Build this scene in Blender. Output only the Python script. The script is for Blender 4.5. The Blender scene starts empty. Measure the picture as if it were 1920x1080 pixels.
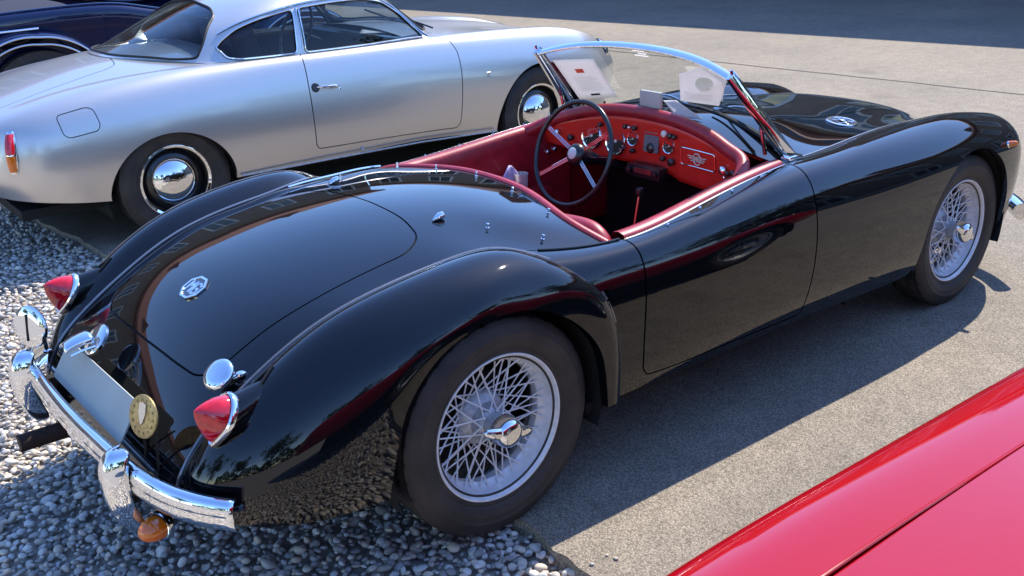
import bpy, bmesh, math, random
import numpy as np
from mathutils import Vector, Matrix, geometry as mgeo
random.seed(7); rng = np.random.default_rng(7)
scene = bpy.context.scene
col = scene.collection
R = math.radians

# ------------------------------------------------------------------ camera
cam_d = bpy.data.cameras.new('camera'); cam = bpy.data.objects.new('camera', cam_d); col.objects.link(cam)
cam_d.sensor_width = 36.0; cam_d.lens = 36.0 * 1902.43 / 1920.0
cam_d.clip_start = 0.05; cam_d.clip_end = 500
_yaw, _pitch, _roll = 0.88970, 0.36648, -0.03276
_f = Vector((math.cos(_yaw)*math.cos(_pitch), math.sin(_yaw)*math.cos(_pitch), -math.sin(_pitch)))
_r = Vector((math.sin(_yaw), -math.cos(_yaw), 0)); _u = _r.cross(_f)
_r2 = math.cos(_roll)*_r + math.sin(_roll)*_u; _u2 = -math.sin(_roll)*_r + math.cos(_roll)*_u
_m = Matrix((_r2, _u2, -_f)).transposed().to_4x4(); _m.translation = Vector((-1.4649, -2.5543, 1.6174))
cam.matrix_world = _m
scene.camera = cam

# ------------------------------------------------------------------ light
SUN_AZ, SUN_EL = R(16), R(51)             # azimuth counted from +x towards +y
sun_vec = Vector((math.cos(SUN_AZ)*math.cos(SUN_EL), math.sin(SUN_AZ)*math.cos(SUN_EL), math.sin(SUN_EL)))
world = bpy.data.worlds.new('World'); scene.world = world; world.use_nodes = True
_nt = world.node_tree
_sky = _nt.nodes.new('ShaderNodeTexSky'); _sky.sky_type = 'NISHITA'; _sky.sun_disc = False
_sky.sun_elevation = SUN_EL; _sky.sun_rotation = R(90) - SUN_AZ
_sky.air_density = 1.0; _sky.dust_density = 0.15; _sky.ozone_density = 2.6
_hs = _nt.nodes.new('ShaderNodeHueSaturation'); _hs.inputs['Saturation'].default_value = 1.17; _hs.inputs['Hue'].default_value = .510; _nt.links.new(_sky.outputs[0], _hs.inputs['Color'])
_bg = _nt.nodes['Background']; _nt.links.new(_hs.outputs[0], _bg.inputs[0]); _bg.inputs[1].default_value = 0.15
sun_d = bpy.data.lights.new('sun', 'SUN'); sun = bpy.data.objects.new('sun', sun_d); col.objects.link(sun)
sun_d.energy = 2.65; sun_d.angle = R(0.53); sun_d.color = (1.0, 0.93, 0.81)
sun.rotation_euler = sun_vec.to_track_quat('Z', 'Y').to_euler()
scene.view_settings.view_transform = 'Standard'; scene.view_settings.look = 'None'
scene.view_settings.exposure = 1.62; scene.view_settings.gamma = 1.0; scene.view_settings.use_curve_mapping = False
scene.cycles.max_bounces = 8; scene.cycles.glossy_bounces = 5; scene.cycles.transparent_max_bounces = 12
scene.cycles.caustics_reflective = False; scene.cycles.caustics_refractive = False

# ------------------------------------------------------------------ materials
MATS = {}
def mat(name, base, rough=.5, metal=0., coat=0., var=0., vscale=30., bump=0., bscale=200., spec=.5,
        trans=0., ior=1.45, alpha=1., aniso=0., base2=None, flake=False, emit=None):
    if name in MATS: return MATS[name]
    m = bpy.data.materials.new(name); m.use_nodes = True; nt = m.node_tree; N = nt.nodes; L = nt.links
    b = N['Principled BSDF']; I = b.inputs
    I['Base Color'].default_value = (*base, 1); I['Roughness'].default_value = rough; I['Metallic'].default_value = metal
    I['Coat Weight'].default_value = coat; I['Coat Roughness'].default_value = .02
    I['Specular IOR Level'].default_value = spec; I['Transmission Weight'].default_value = trans; I['IOR'].default_value = ior
    I['Alpha'].default_value = alpha
    tc = N.new('ShaderNodeTexCoord')
    if var or base2:
        n = N.new('ShaderNodeTexNoise'); n.inputs['Scale'].default_value = vscale; n.inputs['Detail'].default_value = 6
        L.new(tc.outputs['Object'], n.inputs['Vector'])
        r = N.new('ShaderNodeValToRGB'); r.color_ramp.elements[0].position = .35; r.color_ramp.elements[1].position = .68
        c2 = base2 or tuple(min(1, x*(1+var)) for x in base); c1 = base if base2 else tuple(x*(1-var) for x in base)
        r.color_ramp.elements[0].color = (*c1, 1); r.color_ramp.elements[1].color = (*c2, 1)
        L.new(n.outputs['Fac'], r.inputs['Fac']); L.new(r.outputs['Color'], I['Base Color'])
    if bump:
        n = N.new('ShaderNodeTexNoise'); n.inputs['Scale'].default_value = bscale; n.inputs['Detail'].default_value = 4
        L.new(tc.outputs['Object'], n.inputs['Vector'])
        bp = N.new('ShaderNodeBump'); bp.inputs['Strength'].default_value = bump; bp.inputs['Distance'].default_value = .002
        L.new(n.outputs['Fac'], bp.inputs['Height']); L.new(bp.outputs['Normal'], I['Normal'])
    if flake:                                   # metallic flake: fine noise on roughness and value
        n = N.new('ShaderNodeTexNoise'); n.inputs['Scale'].default_value = 900; n.inputs['Detail'].default_value = 2
        L.new(tc.outputs['Object'], n.inputs['Vector'])
        mr = N.new('ShaderNodeMapRange'); mr.inputs['To Min'].default_value = rough*.8; mr.inputs['To Max'].default_value = rough*1.25
        L.new(n.outputs['Fac'], mr.inputs['Value']); L.new(mr.outputs['Result'], I['Roughness'])
    MATS[name] = m
    return m

M_black = mat('black_paint', (.003, .0034, .0045), .022, coat=.28, spec=.42)
def dusty(m, r0, r1, amt):
    """faint dust and wipe marks: patchy roughness and a trace of pale dust over the lacquer"""
    nt = m.node_tree; N, L = nt.nodes, nt.links; b = N['Principled BSDF']; tc = N.new('ShaderNodeTexCoord')
    n = N.new('ShaderNodeTexNoise'); n.inputs['Scale'].default_value = 3.2; n.inputs['Detail'].default_value = 8; n.inputs['Roughness'].default_value = .7; L.new(tc.outputs['Object'], n.inputs['Vector'])
    f = N.new('ShaderNodeTexNoise'); f.inputs['Scale'].default_value = 420; f.inputs['Detail'].default_value = 2; L.new(tc.outputs['Object'], f.inputs['Vector'])
    mr = N.new('ShaderNodeMapRange'); mr.inputs['From Min'].default_value = .4; mr.inputs['From Max'].default_value = .75; mr.inputs['To Min'].default_value = r0; mr.inputs['To Max'].default_value = r1
    L.new(n.outputs['Fac'], mr.inputs['Value']); L.new(mr.outputs['Result'], b.inputs['Roughness'])
    sp = N.new('ShaderNodeValToRGB'); sp.color_ramp.elements[0].position = .66; sp.color_ramp.elements[1].position = .78; L.new(f.outputs['Fac'], sp.inputs[0])
    ml = N.new('ShaderNodeMath'); ml.operation = 'MULTIPLY'; L.new(sp.outputs[0], ml.inputs[0]); L.new(n.outputs['Fac'], ml.inputs[1])
    m2 = N.new('ShaderNodeMath'); m2.operation = 'MULTIPLY'; m2.inputs[1].default_value = amt; L.new(ml.outputs[0], m2.inputs[0])
    mx = N.new('ShaderNodeMixRGB'); mx.inputs[1].default_value = b.inputs['Base Color'].default_value; mx.inputs[2].default_value = (.30, .27, .23, 1); L.new(m2.outputs[0], mx.inputs[0]); L.new(mx.outputs[0], b.inputs['Base Color'])
    w = N.new('ShaderNodeTexNoise'); w.inputs['Scale'].default_value = 6; w.inputs['Detail'].default_value = 1; L.new(tc.outputs['Object'], w.inputs['Vector'])
    bp = N.new('ShaderNodeBump'); bp.inputs['Strength'].default_value = .05; bp.inputs['Distance'].default_value = .004; L.new(w.outputs['Fac'], bp.inputs['Height']); L.new(bp.outputs[0], b.inputs['Normal']); L.new(bp.outputs[0], b.inputs['Coat Normal'])
    b.inputs['Coat Roughness'].default_value = .028
dusty(M_black, .015, .05, .10)
M_silver = mat('silver_paint', (.60, .572, .535), .30, metal=.74, coat=.75, flake=True)
M_red = mat('red_paint', (.33, .003, .008), .03, coat=.12, spec=.42)
dusty(M_red, .03, .10, .10)
M_blue = mat('navy_paint', (.004, .008, .042), .04, coat=.4)
M_pipe = mat('grey_piping', (.20, .20, .21), .22, metal=.6, coat=.5)
M_chrome = mat('chrome', (.80, .81, .82), .04, metal=1.)
M_chrome2 = mat('polished_steel', (.62, .62, .63), .16, metal=1.)
M_alu = mat('silver_wheel_paint', (.78, .77, .76), .38, metal=.15, coat=.2, var=.1, vscale=40)
M_hub = mat('dusty_hub', (.48, .48, .49), .45, metal=.3, var=.25, vscale=60)
M_rubber = mat('tyre_rubber', (.024, .020, .018), .6, base2=(.050, .040, .033), vscale=9, bump=.2, bscale=500)
M_dark = mat('underside_black', (.006, .006, .006), .8)
M_seal = mat('black_rubber_seal', (.008, .008, .008), .55)
M_leather = mat('red_leather', (.30, .012, .022), .42, coat=.15, var=.18, vscale=25, bump=.25, bscale=350)
M_dash = mat('red_dash_paint', (.66, .030, .018), .33, coat=.5, var=.12, vscale=14)
M_carpet = mat('black_carpet', (.010, .007, .008), .95, bump=.6, bscale=500)
M_lens = mat('red_lens', (.55, .004, .012), .06, coat=1., var=.2, vscale=60)
M_amber = mat('amber_lens', (.75, .16, .01), .08, coat=1.)
def paper_mat(name, colr):
    m = bpy.data.materials.new(name); m.use_nodes = True; nt = m.node_tree; nt.nodes.remove(nt.nodes['Principled BSDF'])
    mx = nt.nodes.new('ShaderNodeMixShader'); a = nt.nodes.new('ShaderNodeBsdfDiffuse'); b = nt.nodes.new('ShaderNodeBsdfTranslucent'); mx.inputs[0].default_value = .5
    n = nt.nodes.new('ShaderNodeTexNoise'); n.inputs['Scale'].default_value = 12; r = nt.nodes.new('ShaderNodeMixRGB'); r.inputs[1].default_value = (*colr, 1); r.inputs[2].default_value = (*[c*.93 for c in colr], 1)
    nt.links.new(n.outputs['Fac'], r.inputs[0]); nt.links.new(r.outputs[0], a.inputs[0]); nt.links.new(r.outputs[0], b.inputs[0])
    nt.links.new(a.outputs[0], mx.inputs[1]); nt.links.new(b.outputs[0], mx.inputs[2]); nt.links.new(mx.outputs[0], nt.nodes['Material Output'].inputs[0])
    return m
M_white = paper_mat('white_paper', (.80, .79, .80))
M_blackplastic = mat('black_plastic', (.012, .012, .014), .28, coat=.3)
M_greyplate = mat('grey_plate', (.42, .43, .385), .6, coat=0., var=.06, vscale=6)

# ------------------------------------------------------------------ spline surfaces
def card(k):
    """natural cubic cardinal basis on knots k -> f(q) = matrix (len(q), len(k))"""
    k = np.asarray(k, float); n = len(k); h = np.diff(k)
    A = np.eye(n); B = np.zeros((n, n))
    for i in range(1, n-1):
        A[i, i-1] = h[i-1]; A[i, i] = 2*(h[i-1]+h[i]); A[i, i+1] = h[i]
        B[i, i-1] = 6/h[i-1]; B[i, i] = -6/h[i-1]-6/h[i]; B[i, i+1] = 6/h[i]
    if n > 2: K = np.linalg.solve(A, B)
    else: K = np.zeros((n, n))
    E = np.eye(n)
    def f(q):
        q = np.asarray(q, float); i = np.clip(np.searchsorted(k, q, side='right')-1, 0, n-2)
        hh = h[i]; a = (k[i+1]-q)/hh; b = (q-k[i])/hh
        return (a[:, None]*E[i] + b[:, None]*E[i+1]
                + ((a**3-a)*hh**2/6)[:, None]*K[i] + ((b**3-b)*hh**2/6)[:, None]*K[i+1])
    return f

def chord(P):
    P = np.asarray(P, float); d = np.r_[0, np.cumsum(np.linalg.norm(np.diff(P, axis=0), axis=1))]
    return d / d[-1]

def curve(P, n=40):
    """natural cubic spline through the points, n samples"""
    P = np.asarray(P, float); k = chord(P)
    return card(k)(np.linspace(0, 1, n)) @ P

class Surf:
    def __init__(self, G, flip=False):
        self.G = np.asarray(G, float); self.flip = flip
        self.ks = np.mean([chord(self.G[:, j]) for j in range(self.G.shape[1])], axis=0)
        self.kv = np.mean([chord(self.G[i]) for i in range(self.G.shape[0])], axis=0)
        self.fs, self.fv = card(self.ks), card(self.kv)
        self.Ls = np.mean([np.linalg.norm(np.diff(self.G[:, j], axis=0), axis=1).sum() for j in range(self.G.shape[1])])
        self.Lv = np.mean([np.linalg.norm(np.diff(self.G[i], axis=0), axis=1).sum() for i in range(self.G.shape[0])])
    def ev(self, s, t):
        return np.einsum('qi,ijc,qj->qc', self.fs(s), self.G, self.fv(t), optimize=True)
    def nrm(self, s, t):
        e = 2e-3
        s0, s1 = np.clip(s-e, 0, 1), np.clip(s+e, 0, 1); t0, t1 = np.clip(t-e, 0, 1), np.clip(t+e, 0, 1)
        a = self.ev(s1, t) - self.ev(s0, t); b = self.ev(s, t1) - self.ev(s, t0)
        n = np.cross(a, b); n /= np.linalg.norm(n, axis=1)[:, None] + 1e-12
        return -n if self.flip else n
    def proj(self, P):
        P = np.atleast_2d(np.asarray(P, float))
        gs, gt = np.meshgrid(np.linspace(0, 1, 90), np.linspace(0, 1, 70), indexing='ij')
        gs, gt = gs.ravel(), gt.ravel(); Q = self.ev(gs, gt)
        out = []
        for p in P:
            i = np.argmin(((Q-p)**2).sum(1)); s, t = gs[i], gt[i]
            for _ in range(8):
                e = 1e-4
                X = self.ev(np.array([s, min(s+e, 1), max(s-e, 0), s, s]), np.array([t, t, t, min(t+e, 1), max(t-e, 0)]))
                ds = (X[1]-X[2])/(min(s+e, 1)-max(s-e, 0)); dt = (X[3]-X[4])/(min(t+e, 1)-max(t-e, 0))
                J = np.stack([ds, dt], 1); d, *_ = np.linalg.lstsq(J, p-X[0], rcond=None)
                s = float(np.clip(s+d[0], 0, 1)); t = float(np.clip(t+d[1], 0, 1))
            out.append((s, t))
        return np.array(out)

def resample(P, step, closed=True):
    P = np.asarray(P, float)
    if closed: P = np.vstack([P, P[:1]])
    d = np.r_[0, np.cumsum(np.linalg.norm(np.diff(P, axis=0), axis=1))]
    n = max(3, int(round(d[-1]/step))); q = np.linspace(0, d[-1], n+1)
    if closed: q = q[:-1]
    return np.stack([np.interp(q, d, P[:, i]) for i in range(P.shape[1])], 1)

def round_poly(P, r, n=7):
    """round the corners of a closed 2D/3D polygon"""
    P = np.asarray(P, float); out = []; N = len(P)
    rr = r if hasattr(r, '__len__') else [r]*N
    for i in range(N):
        a, b, c = P[i-1], P[i], P[(i+1) % N]
        la, lc = np.linalg.norm(a-b), np.linalg.norm(c-b); k = min(rr[i], la*.45, lc*.45)
        p0, p2 = b+(a-b)/la*k, b+(c-b)/lc*k
        for u in np.linspace(0, 1, n): out.append((1-u)**2*p0 + 2*u*(1-u)*b + u*u*p2)
    return np.array(out)

def area2(P): return .5*np.sum(P[:, 0]*np.roll(P[:, 1], -1)-P[:, 1]*np.roll(P[:, 0], -1))

def offset_poly(P, d):
    """offset closed polygon outwards by d (2D)"""
    if area2(P) < 0: d = -d
    T = np.roll(P, -1, 0)-np.roll(P, 1, 0); T /= np.linalg.norm(T, axis=1)[:, None]+1e-12
    return P + d*np.stack([T[:, 1], -T[:, 0]], 1)

def inside(P, poly):
    x, y = P[:, 0], P[:, 1]; r = np.zeros(len(P), bool); a = poly; b = np.roll(poly, -1, 0)
    for (x0, y0), (x1, y1) in zip(a, b):
        if y0 == y1: continue
        c = ((y0 > y) != (y1 > y)) & (x < (x1-x0)*(y-y0)/(y1-y0)+x0); r ^= c
    return r

def tri_surface(sf, polys, step, panels):
    """CDT of the surface's domain with closed polygons (metric parameter space) embedded.
    panels: {name: f(list of inside-masks) -> mask}. returns {name: (V, F, N, boundary loops)}"""
    Ls, Lv = sf.Ls, sf.Lv
    ns, nv = max(4, int(Ls/step)), max(4, int(Lv/step))
    gs, gv = np.meshgrid(np.linspace(0, Ls, ns+1), np.linspace(0, Lv, nv+1), indexing='ij')
    pts = np.stack([gs.ravel(), gv.ravel()], 1)
    onb = (pts[:, 0] < 1e-9) | (pts[:, 0] > Ls-1e-9) | (pts[:, 1] < 1e-9) | (pts[:, 1] > Lv-1e-9)
    keep = np.ones(len(pts), bool)
    for p in polys:
        for c in p:
            keep &= onb | (((pts-c)**2).sum(1) > (.45*step)**2)
    V = [tuple(p) for p in pts[keep]]; E = []
    for p in polys:
        b = len(V); p = np.clip(p, [0, 0], [Ls, Lv]); V += [tuple(q) for q in p]
        E += [(b+i, b+(i+1) % len(p)) for i in range(len(p))]
    ov, oe, of, *_ = mgeo.delaunay_2d_cdt([Vector(v) for v in V], E, [], 0, 1e-7)
    ov = np.array([(v.x, v.y) for v in ov]); of = np.array([f for f in of if len(f) == 3])
    cen = ov[of].mean(1)
    ar = (ov[of[:, 1], 0]-ov[of[:, 0], 0])*(ov[of[:, 2], 1]-ov[of[:, 0], 1])-(ov[of[:, 2], 0]-ov[of[:, 0], 0])*(ov[of[:, 1], 1]-ov[of[:, 0], 1])
    ok = np.abs(ar) > 1e-10
    masks = [inside(cen, p) for p in polys]
    S, T = np.clip(ov[:, 0]/Ls, 0, 1), np.clip(ov[:, 1]/Lv, 0, 1)
    P3, N3 = sf.ev(S, T), sf.nrm(S, T); out = {}
    for name, fn in panels.items():
        m = fn(masks) & ok; F = of[m].copy(); a = ar[m]
        F[a < 0] = F[a < 0][:, ::-1]
        if sf.flip: F = F[:, ::-1]
        u, inv = np.unique(F, return_inverse=True)
        out[name] = (P3[u], inv.reshape(-1, 3), N3[u])
    return out

def add_flange(data, depth, only=None):
    """extrude open edges of a trimmed panel inwards (along -normal) so the panel has thickness"""
    V, F, N = data
    e = np.vstack([F[:, [0, 1]], F[:, [1, 2]], F[:, [2, 0]]]); key = set(map(tuple, e))
    bd = [(a, b) for a, b in key if (b, a) not in key]
    if only is not None: bd = [(a, b) for a, b in bd if only(V[a]) and only(V[b])]
    V2, N2, F2 = [], [], []; base = len(V)
    for a, b in bd:
        t = V[b]-V[a]; o = np.cross(t, N[a]+N[b]); l = np.linalg.norm(o)
        if l < 1e-12: continue
        o /= l; k = base+len(V2)
        V2 += [V[a], V[b], V[b]-N[b]*depth, V[a]-N[a]*depth]; N2 += [o]*4
        F2 += [(k, k+3, k+2), (k, k+2, k+1)]
    if not V2: return data
    return np.vstack([V, V2]), np.vstack([F, np.array(F2)]), np.vstack([N, N2])

# ------------------------------------------------------------------ object helpers
def link(name, me, material, parent=None):
    o = bpy.data.objects.new(name, me); col.objects.link(o)
    if material is not None: me.materials.append(material)
    if parent is not None: o.parent = parent
    return o

def empty(name, loc=(0, 0, 0), rz=0.):
    o = bpy.data.objects.new(name, None); col.objects.link(o); o.location = loc; o.rotation_euler = (0, 0, rz)
    o.empty_display_size = .2
    return o

def tag(o, label=None, cat=None, group=None, kind=None):
    for k, v in (('label', label), ('category', cat), ('group', group), ('kind', kind)):
        if v: o[k] = v
    return o

def mesh_np(name, data, material, parent=None, mirror=False):
    V, F, N = data
    V = np.array(V, float); F = np.array(F); N = np.array(N, float)
    if mirror: V = V*[1, -1, 1]; N = N*[1, -1, 1]; F = F[:, ::-1]
    me = bpy.data.meshes.new(name); me.from_pydata(V.tolist(), [], F.tolist())
    me.polygons.foreach_set('use_smooth', np.ones(len(F), bool))
    me.normals_split_custom_set_from_vertices(N.tolist())
    me.update()
    return link(name, me, material, parent)

class MB:
    """collects plain shapes for one mesh"""
    def __init__(self): self.V = []; self.F = []
    def add(self, V, F):
        b = len(self.V); self.V += [tuple(map(float, v)) for v in V]; self.F += [tuple(int(i)+b for i in f) for f in F]; return self
    def grid(self, P, closed_u=False, closed_v=False):
        P = np.asarray(P, float); a, b = P.shape[:2]; F = []
        for i in range(a if closed_u else a-1):
            for j in range(b if closed_v else b-1):
                F.append((i*b+j, ((i+1) % a)*b+j, ((i+1) % a)*b+(j+1) % b, i*b+(j+1) % b))
        return self.add(P.reshape(-1, 3), F)
    def tube(self, P, r, n=8, cap=True, flat=None, closed=False, up=None):
        P = np.asarray(P, float); m = len(P); rr = np.broadcast_to(np.asarray(r, float), (m,))
        T = (np.roll(P, -1, 0)-np.roll(P, 1, 0)) if closed else np.gradient(P, axis=0)
        T /= np.linalg.norm(T, axis=1)[:, None]+1e-12
        u = np.asarray(up, float) if up is not None else (np.array([0, 0, 1.]) if abs(T[0][2]) < .9 else np.array([1., 0, 0]))
        u = u - T[0]*(u@T[0]); u /= np.linalg.norm(u); rings = []
        for i in range(m):
            if i or up is not None:
                uu = np.asarray(up, float) if up is not None else u
                u = uu - T[i]*(uu@T[i]); u /= np.linalg.norm(u)+1e-12
            v = np.cross(T[i], u); a = np.linspace(0, 2*np.pi, n, endpoint=False)
            fl = flat if flat is not None else 1.
            rings.append(P[i]+rr[i]*(np.cos(a)[:, None]*u*fl+np.sin(a)[:, None]*v))
        self.grid(np.array(rings), closed_u=closed, closed_v=True)
        if cap and not closed:
            b = len(self.V)-m*n
            self.F.append(tuple(b+j for j in range(n))[::-1]); self.F.append(tuple(b+(m-1)*n+j for j in range(n)))
        return self
    def lathe(self, prof, n=32, c=(0, 0, 0), axis=(0, 0, 1), xref=None):
        """prof: list of (radius, height) along axis"""
        ax = np.asarray(axis, float); ax /= np.linalg.norm(ax)
        u = np.asarray(xref, float) if xref is not None else (np.array([1., 0, 0]) if abs(ax[0]) < .9 else np.array([0, 1., 0]))
        u = u-ax*(u@ax); u /= np.linalg.norm(u); v = np.cross(ax, u); a = np.linspace(0, 2*np.pi, n, endpoint=False)
        rings = [np.asarray(c)+ax*h+max(r, 1e-5)*(np.cos(a)[:, None]*u+np.sin(a)[:, None]*v) for r, h in prof]
        return self.grid(np.array(rings), closed_v=True)
    def box(self, c, d, rot=None):
        x, y, z = np.asarray(d, float)/2
        V = np.array([(sx*x, sy*y, sz*z) for sx in (-1, 1) for sy in (-1, 1) for sz in (-1, 1)])
        if rot is not None: V = V@np.array(rot).T
        return self.add(V+np.asarray(c), [(0, 1, 3, 2), (4, 6, 7, 5), (0, 4, 5, 1), (2, 3, 7, 6), (0, 2, 6, 4), (1, 5, 7, 3)])
    def prism(self, poly, h):
        """poly: planar closed 3D polygon, h: extrusion vector"""
        P = np.asarray(poly, float); n = len(P); Q = P+np.asarray(h)
        return self.add(np.vstack([P, Q]), [tuple(range(n))[::-1], tuple(range(n, 2*n))]+[(i, (i+1) % n, n+(i+1) % n, n+i) for i in range(n)])
    def build(self, name, material, parent=None, smooth=True, bevel=0., seg=2, angle=35, mirror=False, subd=0):
        V = [(v[0], -v[1], v[2]) for v in self.V] if mirror else self.V
        F = [f[::-1] for f in self.F] if mirror else self.F
        me = bpy.data.meshes.new(name); me.from_pydata(V, [], F)
        bm = bmesh.new(); bm.from_mesh(me)
        bmesh.ops.remove_doubles(bm, verts=bm.verts, dist=1e-6)
        bmesh.ops.recalc_face_normals(bm, faces=bm.faces)
        if bevel:
            es = [e for e in bm.edges if len(e.link_faces) == 2 and e.calc_face_angle(0) > R(30)]
            bmesh.ops.bevel(bm, geom=es, offset=bevel, segments=seg, affect='EDGES', profile=.6)
        if smooth:
            for f in bm.faces: f.smooth = True
            for e in bm.edges:
                if len(e.link_faces) == 2 and e.calc_face_angle(0) > R(angle): e.smooth = False
        bm.to_mesh(me); bm.free()
        o = link(name, me, material, parent)
        if subd:
            md = o.modifiers.new('sub', 'SUBSURF'); md.levels = subd; md.render_levels = subd
        return o

def rotm(axis, ang): return np.array(Matrix.Rotation(ang, 3, Vector(axis)))
def frame(n, up=(0, 0, 1)):
    """columns: right, up, normal"""
    n = np.asarray(n, float); n /= np.linalg.norm(n); r = np.cross(up, n); r /= np.linalg.norm(r); u = np.cross(n, r)
    return np.stack([r, u, n], 1)
# ================================================================== the black roadster
car = empty('vintage_roadster')
tag(car, 'glossy black open two-seat roadster with red leather cockpit and wire wheels', 'car')
YM = np.array([1, -1, 1.])

# ---- rear deck (tail shroud) with boot lid
half = [ # centre, mid, outer, seam edge
 [(.505, 0, .776), (.487, .27, .760), (.447, .47, .732), (.470, .600, .692)],
 [(.360, 0, .788), (.345, .27, .773), (.330, .46, .744), (.350, .583, .703)],
 [(.200, 0, .790), (.195, .26, .776), (.190, .42, .750), (.195, .543, .724)],
 [(.050, 0, .783), (.050, .25, .770), (.045, .39, .751), (.040, .488, .735)],
 [(-.130, 0, .761), (-.13, .25, .749), (-.13, .39, .731), (-.129, .478, .715)],
 [(-.320, 0, .721), (-.318, .25, .710), (-.316, .39, .694), (-.314, .473, .682)],
 [(-.507, 0, .653), (-.510, .25, .641), (-.514, .38, .620), (-.519, .462, .596)],
 [(-.645, 0, .561), (-.645, .25, .551), (-.645, .38, .535), (-.642, .460, .521)],
 [(-.744, 0, .462), (-.742, .25, .460), (-.735, .38, .459), (-.726, .464, .457)],
 [(-.800, 0, .386), (-.798, .25, .386), (-.792, .38, .386), (-.784, .470, .387)],
 [(-.838, 0, .310), (-.836, .25, .310), (-.828, .38, .310), (-.816, .473, .315)]]
G = [[np.array(p)*YM for p in row[:0:-1]] + [np.array(p) for p in row] for row in half]
deck = Surf(G, flip=False)
def mp(sf, P3): return sf.proj(P3)*[sf.Ls, sf.Lv]
lid3 = np.array([(.055, 0, .78), (.045, .20, .775), (.01, .33, .765), (-.06, .385, .75), (-.2, .385, .73), (-.4, .375, .67), (-.55, .36, .6), (-.62, .345, .56),
                 (-.648, .30, .545), (-.655, .2, .548), (-.657, 0, .55)])
lidm = np.vstack([lid3, (lid3[1:-1]*YM)[::-1]])
lid_p = mp(deck, lidm)
lid_p = resample(np.array(round_poly(lid_p, .05, 6)), .012)
lid_o = offset_poly(lid_p, .0055)
d_ = tri_surface(deck, [lid_p, lid_o], .018, {'deck': lambda m: ~m[1], 'lid': lambda m: m[0]})
if deck.nrm(np.array([.3]), np.array([.5]))[0][2] < 0:
    deck.flip = True; d_ = tri_surface(deck, [lid_p, lid_o], .018, {'deck': lambda m: ~m[1], 'lid': lambda m: m[0]})
o_deck = mesh_np('rear_deck', add_flange(d_['deck'], .012), M_black, car)
o_lid = mesh_np('boot_lid', add_flange(d_['lid'], .012), M_black, car)
# dark rubber seal under the boot lid gap
st = lid_o/[deck.Ls, deck.Lv]
MB().tube(deck.ev(st[:, 0], st[:, 1])-deck.nrm(st[:, 0], st[:, 1])*.013, .008, 6, closed=True).build('seal', M_seal, o_lid)

# ---- rear wings: stations round the wheel arch, guides from seam to arch lip
RF = [
 [(.422, .700, .262), (.414, .712, .262), (.400, .722, .262), (.380, .728, .262), (.352, .728, .262)],
 [(.421, .702, .400), (.412, .716, .402), (.396, .727, .403), (.370, .733, .404), (.332, .734, .404)],
 [(.392, .701, .535), (.380, .719, .535), (.362, .730, .527), (.334, .735, .514), (.289, .736, .494)],
 [(.338, .680, .628), (.322, .705, .630), (.297, .722, .620), (.262, .732, .602), (.209, .736, .573)],
 [(.252, .612, .696), (.236, .660, .704), (.208, .705, .690), (.165, .728, .660), (.113, .736, .627)],
 [(.125, .516, .738), (.112, .590, .760), (.090, .672, .738), (.055, .719, .695), (.021, .735, .652)],
 [(-.020, .484, .728), (-.025, .565, .764), (-.035, .664, .743), (-.052, .721, .698), (-.068, .734, .651)],
 [(-.160, .478, .711), (-.165, .560, .749), (-.170, .660, .726), (-.165, .722, .675), (-.154, .733, .629)],
 [(-.360, .470, .668), (-.360, .550, .708), (-.348, .656, .676), (-.305, .722, .620), (-.240, .732, .583)],
 [(-.550, .461, .580), (-.545, .540, .622), (-.520, .648, .582), (-.430, .716, .523), (-.318, .730, .492)],
 [(-.690, .463, .488), (-.688, .535, .515), (-.650, .634, .480), (-.525, .704, .430), (-.348, .727, .402)],
 [(-.782, .470, .390), (-.775, .530, .400), (-.718, .618, .374), (-.575, .690, .335), (-.370, .722, .312)],
 [(-.815, .473, .318), (-.803, .527, .322), (-.738, .600, .303), (-.588, .676, .276), (-.376, .718, .270)]]
rf = Surf(RF)
if rf.nrm(np.array([.5]), np.array([.5]))[0][1] < 0: rf.flip = True
def full_panel(sf, step):
    ns, nv = max(6, int(sf.Ls/step)), max(6, int(sf.Lv/step))
    s, t = np.meshgrid(np.linspace(0, 1, ns+1), np.linspace(0, 1, nv+1), indexing='ij'); s, t = s.ravel(), t.ravel()
    V, N = sf.ev(s, t), sf.nrm(s, t); b = nv+1; F = []
    for i in range(ns):
        for j in range(nv):
            q = (i*b+j, (i+1)*b+j, (i+1)*b+j+1, i*b+j+1)
            if sf.flip: q = q[::-1]
            F += [(q[0], q[1], q[2]), (q[0], q[2], q[3])]
    return V, np.array(F), N
def iso(sf, t=None, s=None, n=120):
    q = np.linspace(0, 1, n)
    return sf.ev(q, np.full(n, t)) if t is not None else sf.ev(np.full(n, s), q)
rfd = full_panel(rf, .013)
SIDES = ((True, 'right'), (False, 'left'))
wings = {}
for mir, side in SIDES:
    o = mesh_np('rear_fender', add_flange(rfd, .018), M_black, car, mirror=mir); wings[side] = o
    b = iso(rf, t=0., n=160)
    b = b[24:]
    b = b+np.array([0, 0, .0025]); MB().tube(b, .0050, 8).build('piping_bead', M_pipe, o, mirror=mir)
    # turned-in arch lip and dark wheel housing
    a = iso(rf, t=1., n=70); inn = a*np.array([1, 0, 1])+np.array([0, .705, 0])
    MB().grid(np.stack([a, a*[1, 0, 1]+[0, .700, 0], ], 0)).build('arch_lip', M_black, o, mirror=mir)

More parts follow.
